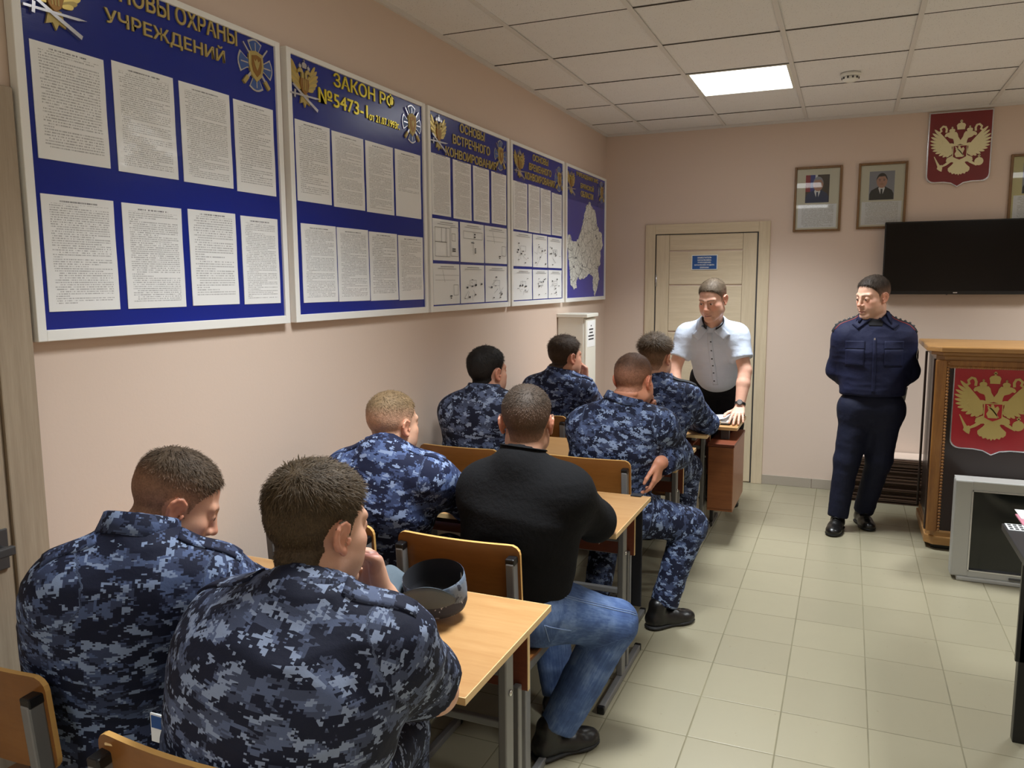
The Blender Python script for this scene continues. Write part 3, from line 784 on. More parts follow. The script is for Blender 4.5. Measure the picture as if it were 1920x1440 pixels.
# ------------------------------------------------------------------ school chairs
def make_chair(label):
    t = tag(empty('school_chair'), label, 'chair', 'plywood school chairs at the desks')
    # seat: slightly dished with a rolled front
    prof = [(-.195,.462),(-.15,.452),(-.08,.446),(.0,.446),(.1,.450),(.16,.449),(.188,.441),(.192,.432),(.18,.436),(.1,.440),(0,.436),(-.08,.436),(-.15,.442),(-.195,.452)]
    fr = frame4((-.205, 0, 0), (0,1,0), (0,0,1), (1,0,0))
    MB().prism(prof, .41, fr).build('seat', 'ply_wood', t)
    tilt = Matrix.Translation((0, -.213, .740)) @ Matrix.Rotation(math.radians(5), 4, 'X')
    br = curved_panel('backrest', .418, .212, .03, .011, -.016, ['ply_wood', 'ply_edge'], t, tilt)
    for sx in (-1, 1):
        X = sx*.188; f = MB()
        f.box((X-.0125, -.235, 0), (X+.0125, .135, .026), bev=.004)                        # runner
        f.box((X-.0125, -.165, .026), (X+.0125, -.123, .405), bev=.004)                      # upright
        f.box((X-.0125, -.222, .402), (X+.0125, .165, .434), bev=.004)                     # seat rail
        rt = Matrix.Rotation(math.radians(6), 3, 'X')
        f.box((X-.0135, -.234, .41), (X+.0135, -.198, .800), bev=.005, rot=Matrix.Rotation(math.radians(4.5), 3, 'X'), piv=(X, -.21, .42))
        lg = f.build('leg', 'steel_paint', t)
        c = MB().box((X-.0145, -.262, .790), (X+.0145, -.222, .812), bev=.004, rot=Matrix.Rotation(math.radians(4.5), 3, 'X'))
        c.build('end_cap', 'black_plastic', lg)
        MB().box((X-.0142, -.242, 0), (X+.0142, -.222, .028), bev=.004).build('end_cap', 'black_plastic', lg)
        MB().box((X-.0142, .12, 0), (X+.0142, .142, .028), bev=.004).build('end_cap', 'black_plastic', lg)
    for lo, hi in (((-.188, -.155, .20), (.188, -.131, .225)), ((-.188, -.2, .405), (.188, -.18, .43)), ((-.188, .12, .405), (.188, .14, .43))): MB().box(lo, hi, bev=.004).build('crossbar', 'steel_paint', t)
    return t
chair = make_chair('empty-backed plywood chair between the desk with the cap and the black fleece')
def put_chair(x, y, rz, label, first=False):
    c = chair if first else copy_tree(chair)
    c.location = (x, y, 0); c.rotation_euler = (0, 0, math.radians(rz)); c['label'] = label
# position given by the backrest centre
def chair_at(bx, by, rz, label, first=False):
    a = math.radians(rz); ox, oy = -math.sin(a)*-.225, math.cos(a)*-.225
    put_chair(bx-ox, by-oy, rz, label, first)
chair_at(.835, -4.43, 0, 'plywood chair under the man in the black fleece, its back next to the cap', True)
chair_at(.262, -5.515, -1.5, 'plywood chair under the nearest man by the wall, cut off by the photo edge')
chair_at(.935, -5.61, 0, 'plywood chair with a scratched back under the nearest man with a hand on his chin')
chair_at(.325, -4.43, 0, 'plywood chair under the fair-haired man with shaved sides')
chair_at(.855, -3.21, 0, 'plywood chair under the bull-necked man whose boot is out in the aisle')
chair_at(.222, -3.21, 0, 'plywood chair under the black-haired man beside the wall')
chair_at(.215, -2.21, 0, 'plywood chair under the man in front of the white locker')
chair_at(.86, -2.33, 0, 'plywood chair under the man seated closest to the white shirt man')
# long pale scratch on one backrest
sc = MB().prism(strip([(0,0),(.03,.003),(.075,-.006)], .004, .0015), .005, frame4((.750, -5.6175, .826), (1,0,0), (0,0,1), (0,-1,0)))
for o in list(bpy.data.objects):
    if o.get('label', '').startswith('plywood chair with a scratched'):
        for ch in o.children:
            if ch.name.startswith('backrest'): scr_parent = ch
bpy.context.view_layer.update()
sco = sc.build('scratch', 'desk_edge'); sco.parent = scr_parent; sco.matrix_parent_inverse = scr_parent.matrix_world.inverted()

# ------------------------------------------------------------------ front desk with its pedestal
t = tag(empty('front_desk', (.70, -1.26, 0)), 'low wooden front desk under the hands of the white shirt man', 'desk')
MB().box((.06, -1.50, .692), (1.302, -1.03, .712), bev=.002).build('tabletop', 'desk_wood', t)
e = MB().box((.059, -1.5012, .6925), (1.303, -1.499, .7115)).box((1.301, -1.501, .6925), (1.3032, -1.029, .7115)); e.build('edge_band', 'desk_edge', t)
for X in (.12, 1.125):
    MB().box((X-.0125, -1.31, 0), (X+.0125, -1.05, .028), bev=.004).box((X-.0125, -1.275, .028), (X+.0125, -1.235, .675), bev=.004).box((X-.0125, -1.45, .665), (X+.0125, -1.06, .692), bev=.003).build('leg', 'steel_dark', t)
MB().box((.14, -1.09, .3), (1.11, -1.074, .69)).build('modesty_panel', 'desk_dark', t)
b = MB().box((1.150, -1.632, .205), (1.303, -1.10, .222), bev=.001).box((1.150, -1.632, .222), (1.166, -1.10, .613)).box((1.287, -1.632, .222), (1.303, -1.10, .613)).box((1.166, -1.116, .222), (1.287, -1.10, .613))
ped = b.build('drawer_cabinet', 'pedestal_wood', t)
MB().box((1.146, -1.645, .613), (1.307, -1.095, .63), bev=.001).build('cabinet_top', 'desk_dark', ped)
d = MB().box((1.152, -1.644, .224), (1.301, -1.632, .61), bev=.0015).build('cabinet_door', 'pedestal_wood', ped)
for Y in (-1.45, -1.15): MB().box((1.20, Y-.02, .63), (1.25, Y+.02, .692)).build('cabinet_bracket', 'steel_dark', ped)

# papers on the front desk
def page_stack(name, label, cat, x, y, z, w, h, n, rz, mats=('paper',), th=.003, jitter=.004, seed=1):
    r = random.Random(seed); m = MB()
    for i in range(n):
        a = Matrix.Rotation(r.uniform(-.03, .03), 3, 'Z'); dx, dy = r.uniform(-jitter, jitter), r.uniform(-jitter, jitter)
        m.box((x-w/2+dx, y-h/2+dy, z+i*th), (x+w/2+dx, y+h/2+dy, z+(i+1)*th*.97), rot=a)
    o = m.build(name, list(mats)); o.rotation_euler = (0, 0, 0)
    return tag(o, label, cat)
t = tag(empty('notebook', (1.16, -1.32, .712)), 'open white notebook on the front desk before the white shirt man', 'notebook')
MB().box((1.045, -1.435, .7125), (1.245, -1.165, .722), bev=.002).build('cover', 'black_plastic', t)
MB().box((1.05, -1.43, .722), (1.24, -1.17, .732), bev=.001).build('page_block', 'paper', t)
g = MB(); n_ = 8
for i in range(n_):
    a0, a1 = PI*.45*i/n_, PI*.45*(i+1)/n_; 
    g.quad((1.05+.17*math.sin(a0)*1.05, -1.425, .733+.035*(1-math.cos(a0*1.6))*.5), (1.05+.17*math.sin(a1)*1.05, -1.425, .733+.035*(1-math.cos(a1*1.6))*.5), (1.05+.17*math.sin(a1)*1.05, -1.18, .733+.022*(1-math.cos(a1*1.6))*.5), (1.05+.17*math.sin(a0)*1.05, -1.18, .733+.022*(1-math.cos(a0*1.6))*.5))
g.build('turned_page', 'paper', t)
o = MB().tube([(1.215, -1.41, .739), (1.12, -1.36, .741)], .004, 8).tube([(1.12, -1.36, .741), (1.108, -1.354, .7411)], [.004, .0008], 8).build('pen', 'silver'); tag(o, 'thin pale pen lying on the open notebook', 'pen')
o = MB().box((1.04, -1.72, .7505), (1.165, -1.60, .7535), rot=Matrix.Rotation(.2, 3, 'Z')).build('paper_sheet', 'cream_paper'); tag(o, 'pale paper slip at the corner of the desk closest to the white shirt man', 'paper')

# ------------------------------------------------------------------ white locker on the left wall
t = tag(empty('locker', (.11, -1.07, 0)), 'narrow white metal locker standing against the left wall below the boards', 'locker')
MB().box((.004, -1.195, .02), (.196, -.952, 1.372), bev=.003).build('body', 'white_metal', t)
MB().box((.0, -1.208, 1.372), (.228, -.940, 1.398), bev=.004).build('top', 'white_metal', t)
MB().box((.01, -1.19, 0), (.19, -.957, .02)).build('plinth', 'steel_dark', t)
d = MB().box((.196, -1.190, .04), (.214, -.957, 1.362), bev=.004).build('door', 'white_metal', t)
MB().lathe([(.011, 0), (.011, .004), (.008, .006)], (.214, -1.155, .985), 16, 'x').build('lock', 'steel_dark', d)
MB().tube([(.214, -1.12, .915), (.24, -1.12, .915), (.243, -1.10, .90), (.24, -1.08, .885), (.214, -1.08, .885)], .006, 8).build('handle', 'chrome', d)
MB().box((.214, -1.165, 1.16), (.2152, -.985, 1.345)).build('label_card', 'paper', d)
k = MB()
for z, w in ((1.31,.02),(1.285,.10),(1.262,.08),(1.238,.13),(1.215,.12)): k.box((.2152, -1.075-w/2, z-.005), (.2157, -1.075+w/2, z+.005))
k.build('label_print', 'ink', d)
for x in (.035, .135): MB().lathe([(.006, -.0), (.006, .002)], (x, -1.1965, 1.232), 10, 'y').build('screw_hole', 'ink', t)

# ------------------------------------------------------------------ things on the back wall
def portrait(cx, z0, z1, w, label, who):
    t = tag(empty('framed_portrait', (cx, 0, z0)), label, 'picture', 'framed portraits on the back wall')
    h = z1-z0; fw = .017; x0, x1 = cx-w/2, cx+w/2
    MB().box((x0, -.022, z0), (x0+fw, -.001, z1), bev=.003).box((x1-fw, -.022, z0), (x1, -.001, z1), bev=.003).box((x0+fw, -.0215, z0), (x1-fw, -.001, z0+fw), bev=.003).box((x0+fw, -.0215, z1-fw), (x1-fw, -.001, z1), bev=.003).build('frame', 'frame_wood', t)
    MB().box((x0+fw-.002, -.008, z0+fw-.002), (x1-fw+.002, -.001, z1-fw+.002)).build('mat_card', 'cream_paper' if who != 2 else 'page_yellow', t)
    # photograph: flat cut shapes
    pw, ph = .168, .205; pz = z1-.062-ph/2; F = BACK((cx-.004, -.0081, pz)); m = MB()
    def P(mi, poly, lv): m.mat(mi).prism([(x*pw, y*ph) for x, y in poly], .0004+.0002*lv, F)
    P(0, [(-.5,-.5),(.5,-.5),(.5,.5),(-.5,.5)], 0)
    if who == 0:
        P(5, [(-.5,-.1),(-.3,-.1),(-.3,.5),(-.5,.5)], 1); P(6, [(-.3,-.1),(-.1,-.1),(-.1,.5),(-.3,.5)], 1); P(7, [(-.1,-.1),(0,-.1),(0,.5),(-.1,.5)], 1)
        dx, hy = .03, .16
    else: dx, hy = 0, .16
    P(1, [(-.48,-.5),(.48,-.5),(.48,-.3),(.40,-.17),(.2,-.07),(.1,-.03),(-.1,-.03),(-.2,-.07),(-.42,-.17),(-.48,-.3)], 2)
    P(7, [(-.1,-.03),(.1,-.03),(.13,-.1),(.0,-.42),(-.13,-.1)], 3)
    P(4, [(-.035,-.12),(.035,-.12),(.05,-.38),(0,-.46),(-.05,-.38)], 4)
    P(2, [(dx-.1,-.05),(dx+.1,-.05),(dx+.1,.1),(dx-.1,.1)], 3)
    P(2, ellipse(dx, hy, .215, .25, 20), 5)
    P(3, [(dx+.225*math.cos(a), hy+.275*math.sin(a)) for a in [PI*k/10 for k in range(11)]]+[(dx-.19,hy+.07),(dx-.12,hy+.15),(dx+.12,hy+.16),(dx+.19,hy+.06)], 6)
    P(3, strip([(dx-.13,hy+.045),(dx-.05,hy+.05)], .02), 6); P(3, strip([(dx+.05,hy+.05),(dx+.13,hy+.045)], .02), 6)
    P(3, ellipse(dx-.085,hy+.005,.025,.012,8), 6); P(3, ellipse(dx+.085,hy+.005,.025,.012,8), 6)
    P(8, strip([(dx-.06,hy-.11),(dx+.06,hy-.11)], .018), 6); P(8, strip([(dx-.015,hy-.045),(dx+.02,hy-.045)], .014), 6)
    m.build('photo', ['photo_brown' if who == 0 else 'photo_gray', 'suit_navy' if who == 0 else 'suit_black', 'skin_paint', 'hair_paint' if who else 'photo_gray', 'suit_navy' if who == 0 else 'suit_black', 'flag_red', 'flag_blue', 'paper', 'bronze'], t)
    # caption print under it
    me = bpy.data.meshes.new('caption'); a, b, c, d = (x0+.03, x1-.03, z0+.03, pz-ph/2-.012)
    me.from_pydata([(a,-.0084,c),(b,-.0084,c),(b,-.0084,d),(a,-.0084,d)], [], [(0,1,2,3)]); ul = me.uv_layers.new(name='UVMap')
    for lp, q in zip(me.loops, ((0,0),(1,0),(1,1),(0,1))): ul.data[lp.index].uv = q
    link_mesh('caption', me, 'page_caption', t)
    gl = MB().box((x0+fw-.001, -.0125, z0+fw-.001), (x1-fw+.001, -.011, z1-fw+.001)); gl.build('glass', 'glass', t)
flat('page_yellow', (214,206,150), rough=.5)
M['page_caption'].node_tree.nodes['Principled BSDF'].inputs['Roughness'].default_value = .5
gm = bpy.data.materials.new('glass'); gm.use_nodes = True; nt = gm.node_tree; nt.nodes.clear()
o1 = nt.nodes.new('ShaderNodeOutputMaterial'); tr = nt.nodes.new('ShaderNodeBsdfTransparent'); gl = nt.nodes.new('ShaderNodeBsdfGlossy'); gl.inputs['Roughness'].default_value = .02
fn = nt.nodes.new('ShaderNodeFresnel'); fn.inputs[0].default_value = 1.45; mx = nt.nodes.new('ShaderNodeMixShader')
nt.links.new(fn.outputs[0], mx.inputs[0]); nt.links.new(tr.outputs[0], mx.inputs[1]); nt.links.new(gl.outputs[0], mx.inputs[2]); nt.links.new(mx.outputs[0], o1.inputs[0]); M['glass'] = gm
portrait(1.6565, 1.992, 2.474, .334, 'framed portrait of a person in a blue suit beside a flag', 0)
portrait(2.097, 2.000, 2.476, .327, 'framed portrait of a dark-haired person in a black suit above the television', 1)
portrait(3.062, 2.000, 2.479, .330, 'framed portrait with a yellow card, cut off by the photo edge', 2)

t = tag(empty('television', (2.602, -.05, 1.518)), 'black flat television on the back wall with its screen off', 'television')
MB().box((2.128, -.085, 1.520), (3.076, -.045, 2.040), bev=.004).build('housing', 'black_plastic', t)
MB().box((2.30, -.045, 1.62), (2.90, -.02, 1.94), bev=.005).build('rear_case', 'black_plastic', t)
MB().box((2.5, -.022, 1.68), (2.7, -.0, 1.88)).build('wall_bracket', 'steel_dark', t)
MB().box((2.138, -.0862, 1.545), (3.066, -.0848, 2.031)).build('screen', 'black_screen', t)
MB().box((2.588, -.0865, 1.529), (2.615, -.0848, 1.536)).build('badge', 'silver', t)
MB().box((2.545, -.0865, 1.5165), (2.555, -.07, 1.5205)).build('sensor', 'steel_dark', t)

# stack of dark slats by the wall
t = tag(empty('slat_stack', (2.2, -.14, 0)), 'stack of dark brown wooden slats on the floor by the back wall', 'slats')
r = random.Random(2); z = 0.; i = 0
while z < .315:
    h = r.choice((.008, .010, .012)); dx, dy = r.uniform(-.012, .012), r.uniform(-.014, .014)
    MB().box((1.985+dx, -.27+dy, z+.0006), (2.47+dx*.5, -.02+min(dy, 0), z+h), bev=.0015).build('slat', 'slat_wood', t); z += h+.0012; i += 1
o = MB().box((1.985, -.235, z+.001), (2.47, -.012, z+.012), bev=.003).build('shelf_board', M['wall_paint']); tag(o, 'pinkish painted board lying on the dark slat stack', 'board')

# ------------------------------------------------------------------ lectern
def lectern():
    cx = 2.711; y0, y1 = -1.275, -.62; xh = .315
    t = tag(empty('lectern', (cx, -.95, 0)), 'dark brown lectern with carved trim and a red eagle shield', 'lectern')
    ch = .045
    def outline(g, yb=None):
        return [(cx-xh-g, y1), (cx-xh-g, y0+ch-g*.4), (cx-xh+ch-g*.4, y0-g), (cx+xh-ch+g*.4, y0-g), (cx+xh+g, y0+ch-g*.4), (cx+xh+g, y1)]
    Z = lambda z: frame4((0,0,z), (1,0,0), (0,1,0), (0,0,1))
    MB().prism(outline(-.022), 1.10, Z(.06)).build('body', 'lectern_dark', t)
    b = MB().prism(outline(.0), .05, Z(.035), bev=.006).prism(outline(-.012), .035, Z(.085), bev=.01); b.build('base_molding', 'lectern_top', t)
    MB().prism(outline(-.04), .036, Z(0)).build('plinth', 'black_plastic', t)
    c = MB().prism(outline(-.008), .03, Z(1.155), bev=.008).prism(outline(.02), .022, Z(1.185), bev=.006).prism(outline(.045), .03, Z(1.207), bev=.008); c.build('top_molding', 'lectern_top', t)
    # carved posts on both front corners and a beaded line round the panel
    for sx in (-1, 1):
        m = MB(); xa, xb = cx+sx*(xh-.0), cx+sx*(xh-.068)
        m.box((min(xa, xb)+.004, y0-.004, .115), (max(xa, xb)-.004, y0+.03, 1.156), bev=.008)
        p = m.build('corner_post', 'lectern_trim', t)
        bd = MB(); n = 54
        for i in range(n): bd.sphere((xb-sx*.002, y0-.002, .13+i*(1.01/(n-1))), .0085, 8, (1,.7,1.1))
        bd.build('beading', 'lectern_trim', p)
        sm = MB().box((cx+sx*(xh-.004)-.007, y0+.05, .11), (cx+sx*(xh-.004)+.007, y0+.085, 1.156), bev=.004); sm.build('side_trim', 'lectern_dark', t); sm = MB().box((cx+sx*(xh-.004)-.007, y1-.035, .11), (cx+sx*(xh-.004)+.007, y1, 1.156), bev=.004)
        sm.build('side_trim', 'lectern_dark', t)
    hb = MB().box((cx-xh+.06, y0-.003, 1.118), (cx+xh-.06, y0+.03, 1.156), bev=.006); hb = hb.build('top_rail', 'lectern_trim', t)
    bd = MB(); n = 44
    for i in range(n): bd.sphere((cx-xh+.075+i*((2*xh-.15)/(n-1)), y0-.002, 1.116), .0085, 8, (1.1,.7,1))
    bd.build('beading', 'lectern_trim', hb)
    w, h = .432, .495; cz = .882
    fr = BACK((cx, y0+.0215, cz))
    sh = MB().prism(shield_outline(w, h, .03), .022, fr, bev=.002).build('shield', 'silver', t)
    MB().prism(shield_outline(w-.014, h-.014, .03), .0235, fr).build('shield_field', 'lectern_red', sh)
    e = MB(); state_emblem_mesh(e, BACK((cx-.004, y0-.0022, cz+.012)), .40, 0, .0026)
    e.build('shield_eagle', ['matte_gold', 'lectern_red'], sh)
lectern()

# ------------------------------------------------------------------ old television on the floor
t = tag(empty('tube_television', (2.81, -1.6, 0)), 'old silver tube television standing on the floor before the lectern', 'television')
x0, x1, z1, y0 = 2.484, 3.136, .555, -1.77
b = MB()
b.box((x0, y0, .022), (x0+.085, y0+.09, z1), bev=.008).box((x1-.085, y0, .022), (x1, y0+.09, z1), bev=.008).box((x0+.08, y0+.001, z1-.055), (x1-.08, y0+.09, z1), bev=.006).box((x0+.08, y0+.001, .022), (x1-.08, y0+.09, .062), bev=.006)
b.build('bezel', 'silver_plastic', t)
MB().box((x0+.03, y0-.008, .0), (x1-.03, y0+.10, .024), bev=.006).build('stand', 'silver_plastic', t)
g = MB(); n = 16; gx0, gx1, gz0, gz1 = x0+.083, x1-.083, .060, z1-.053
vs = {}
for i in range(n+1):
    for j in range(n+1):
        u, v = i/n, j/n; bul = (1-(2*u-1)**2)*(1-(2*v-1)**2)
        vs[i, j] = g.bm.verts.new((gx0+(gx1-gx0)*u, y0+.016-.012*bul, gz0+(gz1-gz0)*v))
for i in range(n):
    for j in range(n): g.bm.faces.new((vs[i,j], vs[i+1,j], vs[i+1,j+1], vs[i,j+1])).smooth = True
g.build('screen', 'crt_glass', t)
rim = MB().box((gx0-.003, y0-.002, gz0-.003), (gx0+.004, y0+.03, gz1+.003)).box((gx1-.004, y0-.002, gz0-.003), (gx1+.003, y0+.03, gz1+.003)).box((gx0, y0-.002, gz1-.004), (gx1, y0+.03, gz1+.003)).box((gx0, y0-.002, gz0-.003), (gx1, y0+.03, gz0+.004))
rim.build('screen_rim', 'silver', t)
m = MB(); fr_ = frame4((0,0,0), (1,0,0), (0,0,1), (0,1,0))
r1 = [(x0+.01,.03),(x1-.01,.03),(x1-.01,z1-.008),(x0+.01,z1-.008)]; r2 = [(x0+.13,.06),(x1-.13,.06),(x1-.13,z1-.1),(x0+.13,z1-.1)]
v1 = [m.bm.verts.new((a, y0+.088, c)) for a, c in r1]; v15 = [m.bm.verts.new((a, y0+.16, c)) for a, c in r1]; v2 = [m.bm.verts.new((a, y0+.43, c)) for a, c in r2]
for A_, B_ in ((v1, v15), (v15, v2)):
    for k in range(4): m.bm.faces.new((A_[k], B_[k], B_[(k+1)%4], A_[(k+1)%4]))
m.bm.faces.new(v2); m.build('rear_case', 'silver_plastic', t)
MB().box((2.76, y0-.0095, .034), (2.86, y0+.0, .044)).build('badge', 'steel_dark', t)

# ------------------------------------------------------------------ dark table at the right edge
t = tag(empty('side_table', (2.83, -4.1, 0)), 'dark grey table at the photo edge, in front of the tube television', 'table')
MB().box((2.452, -4.75, .728), (3.25, -3.300, .752), bev=.003).build('tabletop', 'dark_desk', t)
for X in (2.53, 3.17):
    for Y in (-4.67, -3.42): MB().box((X-.02, Y-.02, 0), (X+.02, Y+.02, .728), bev=.003).build('leg', 'black_plastic', t)
MB().box((2.50, -3.44, .30), (3.2, -3.425, .728)).build('modesty_panel', 'black_plastic', t)
o = MB().mat(0).box((2.46, -3.385, .7525), (2.555, -3.305, .754)).build('sticker', 'paper')
tag(o, 'white printed slip on the far corner of the dark table', 'paper slip')
k = MB()
for i in range(5):
    for j in range(3): k.box((2.466+.017*i, -3.378+.025*j, .754), (2.466+.017*i+.011, -3.378+.025*j+.017, .7543))
k.build('print', 'ink', o)
o = MB().mat(0).box((2.515, -3.26+.02, .7525), (2.72, -3.10, .757)).build('folder', 'pink_paper')
o.location = (0, -.07, 0); tag(o, 'pink edged paper folder on the dark table beyond the white slip', 'folder')
MB().box((2.523, -3.235, .757), (2.72, -3.105, .7585)).build('sheet_inside', 'paper', o)
# ================================================================== people
# Bodies and clothes are blended solids (distance fields) turned into smooth surfaces.
QUAL = 1.0
V = lambda *p: np.array(p, np.float32)
def unit(v): v = np.asarray(v, np.float32); return v/max(float(np.linalg.norm(v)), 1e-9)

class Cap:
    """tapered limb between two joints; q < 1 flattens it along direction n; clip = [(point, outward normal)] planes"""
    def __init__(s, a, b, ra, rb=None, n=None, q=1., clip=None, fr=0):
        s.a, s.b = np.asarray(a, np.float32), np.asarray(b, np.float32); s.ra = ra; s.rb = ra if rb is None else rb
        s.n = None if n is None else unit(n); s.q = q; s.clip = clip or []; s.fr = fr
    def bounds(s):
        return np.minimum(s.a-s.ra, s.b-s.rb), np.maximum(s.a+s.ra, s.b+s.rb)
    def d(s, P):
        ab = s.b-s.a; L2 = max(float(ab@ab), 1e-9); v = P-s.a
        t = np.clip((v@ab)/L2, 0, 1); v = v-t[..., None]*ab; r = s.ra+(s.rb-s.ra)*t
        if s.n is not None:
            c = v@s.n; l0 = np.sqrt((v*v).sum(-1))+1e-6; v = v+(c*(1/s.q-1))[..., None]*s.n
            l = np.sqrt((v*v).sum(-1))+1e-6; d = (l-r)*(l0/l)
        else: d = np.sqrt((v*v).sum(-1))-r
        for p, nn in s.clip: d = np.maximum(d, (P-np.asarray(p, np.float32))@unit(nn))
        return d
class Ell:
    def __init__(s, c, r, R=None, clip=None, fr=0):
        s.c = np.asarray(c, np.float32); s.r = np.asarray(r, np.float32); s.R = None if R is None else np.asarray(R, np.float32); s.clip = clip or []; s.fr = fr
    def bounds(s):
        m = s.r if s.R is None else np.sqrt(((s.R*s.r)**2).sum(1)); return s.c-m, s.c+m
    def d(s, P):
        p = P-s.c
        if s.R is not None: p = p@s.R
        k0 = np.sqrt(((p/s.r)**2).sum(-1))+1e-6; k1 = np.sqrt(((p/s.r**2)**2).sum(-1))+1e-6
        d = k0*(k0-1)/k1
        for q, nn in s.clip: d = np.maximum(d, (P-np.asarray(q, np.float32))@unit(nn))
        return d
class Tor:
    """arc of tube through points"""
    def __init__(s, pts, r, fr=0): s.caps = [Cap(a, b, r, r) for a, b in zip(pts, pts[1:])]; s.fr = fr
    def bounds(s):
        b = [c.bounds() for c in s.caps]; return np.min([x[0] for x in b], 0), np.max([x[1] for x in b], 0)
    def d(s, P):
        d = s.caps[0].d(P)
        for c in s.caps[1:]: d = np.minimum(d, c.d(P))
        return d

def field(ops, h, clipbox=None):
    lo = np.min([o[1].bounds()[0] for o in ops if o[0] == 'u'], 0)-3*h-.012; hi = np.max([o[1].bounds()[1] for o in ops if o[0] == 'u'], 0)+3*h+.012
    n = np.ceil((hi-lo)/h).astype(int)+1
    F = np.full(n, .15, np.float32); ax = [(lo[i]+h*np.arange(n[i])).astype(np.float32) for i in range(3)]
    for op in ops:
        mode, pr, k = op[:3]
        a, b = pr.bounds(); pad = k+2*h+.004
        i0 = np.clip(np.floor((a-pad-lo)/h).astype(int), 0, n-1); i1 = np.clip(np.ceil((b+pad-lo)/h).astype(int)+1, 1, n)
        if np.any(i1 <= i0): continue
        sl = tuple(slice(x, y) for x, y in zip(i0, i1))
        P = np.stack(np.meshgrid(*[ax[i][sl[i]] for i in range(3)], indexing='ij'), -1)
        d = pr.d(P).astype(np.float32); A = F[sl]
        if mode == 'u':
            if k > 0:
                hh = np.clip(.5+.5*(A-d)/k, 0, 1); F[sl] = A+(d-A)*hh-k*hh*(1-hh)
            else: F[sl] = np.minimum(A, d)
        else:
            d = -d
            if k > 0:
                hh = np.clip(.5-.5*(A-d)/k, 0, 1); F[sl] = A+(d-A)*hh+k*hh*(1-hh)
            else: F[sl] = np.maximum(A, d)
    return F, lo, n

def surface(F, lo, h):
    S = F < 0; c = S[:-1,:-1,:-1].astype(np.uint8)
    for dx in (0, 1):
        for dy in (0, 1):
            for dz in (0, 1):
                if dx+dy+dz: c = c+S[dx:F.shape[0]-1+dx, dy:F.shape[1]-1+dy, dz:F.shape[2]-1+dz]
    mixed = (c > 0) & (c < 8); I = np.argwhere(mixed); nv = len(I)
    idx = np.full(mixed.shape, -1, np.int32); idx[mixed] = np.arange(nv)
    acc = np.zeros((nv, 3), np.float32); cnt = np.zeros(nv, np.float32)
    cor = [(a, b, g) for a in (0, 1) for b in (0, 1) for g in (0, 1)]
    vals = {q: F[I[:,0]+q[0], I[:,1]+q[1], I[:,2]+q[2]] for q in cor}
    for q in cor:
        for ax_ in range(3):
            if q[ax_] == 0:
                q2 = tuple(q[i]+(i == ax_) for i in range(3)); a, b = vals[q], vals[q2]
                m = (a < 0) != (b < 0); t = np.where(m, a/np.where(np.abs(a-b) < 1e-12, 1, a-b), 0)
                p = np.tile(np.array(q, np.float32), (nv, 1)); p[:, ax_] += t; acc[m] += p[m]; cnt[m] += 1
    verts = lo+h*(I+acc/np.maximum(cnt, 1)[:, None])
    quads = []
    for ax_ in range(3):
        b, g = (ax_+1) % 3, (ax_+2) % 3
        s0 = [slice(None)]*3; s1 = [slice(None)]*3; s0[ax_] = slice(0, -1); s1[ax_] = slice(1, None)
        for w_ in (b, g): s0[w_] = slice(1, -1); s1[w_] = slice(1, -1)
        A, B = S[tuple(s0)], S[tuple(s1)]; E = np.argwhere(A != B)
        if len(E) == 0: continue
        fl = A[E[:,0], E[:,1], E[:,2]]
        base = E.copy(); base[:, b] += 1; base[:, g] += 1
        def cell(ob, og):
            q = base.copy(); q[:, b] += ob; q[:, g] += og; return idx[q[:,0], q[:,1], q[:,2]]
        Q = np.stack([cell(-1,-1), cell(0,-1), cell(0,0), cell(-1,0)], 1)
        Q[~fl] = Q[~fl][:, ::-1]; quads.append(Q)
    return verts.astype(np.float32), np.concatenate(quads)

def relax(v, Q, it=1, w=.5):
    e = np.concatenate([Q[:, [0,1]], Q[:, [1,2]], Q[:, [2,3]], Q[:, [3,0]]]); n = len(v)
    deg = np.bincount(e[:,0], minlength=n)+np.bincount(e[:,1], minlength=n)
    for _ in range(it):
        s = np.stack([np.bincount(e[:,0], v[e[:,1], i], n)+np.bincount(e[:,1], v[e[:,0], i], n) for i in range(3)], 1)
        v = v+w*(s/np.maximum(deg, 1)[:, None]-v)
    return v.astype(np.float32)
def normals(v, Q):
    fn = np.cross(v[Q[:,2]]-v[Q[:,0]], v[Q[:,3]]-v[Q[:,1]]); N = np.zeros_like(v)
    for k in range(4):
        for i in range(3): N[:, i] += np.bincount(Q[:,k], fn[:, i], len(v)).astype(np.float32)
    return N/np.maximum(np.linalg.norm(N, axis=1), 1e-9)[:, None]
_rt = np.random.RandomState(4).rand(32, 32, 32).astype(np.float32)
def vnoise(P, seed=0.):
    P = P+seed*7.13; i = np.floor(P).astype(int); f = P-i; f = f*f*(3-2*f); r = 0
    for a in (0, 1):
        for b in (0, 1):
            for c in (0, 1):
                w_ = (f[:,0] if a else 1-f[:,0])*(f[:,1] if b else 1-f[:,1])*(f[:,2] if c else 1-f[:,2])
                r = r+w_*_rt[(i[:,0]+a) % 32, (i[:,1]+b) % 32, (i[:,2]+c) % 32]
    return r
def sstep(a, b, x): t = np.clip((x-a)/(b-a), 0, 1); return t*t*(3-2*t)

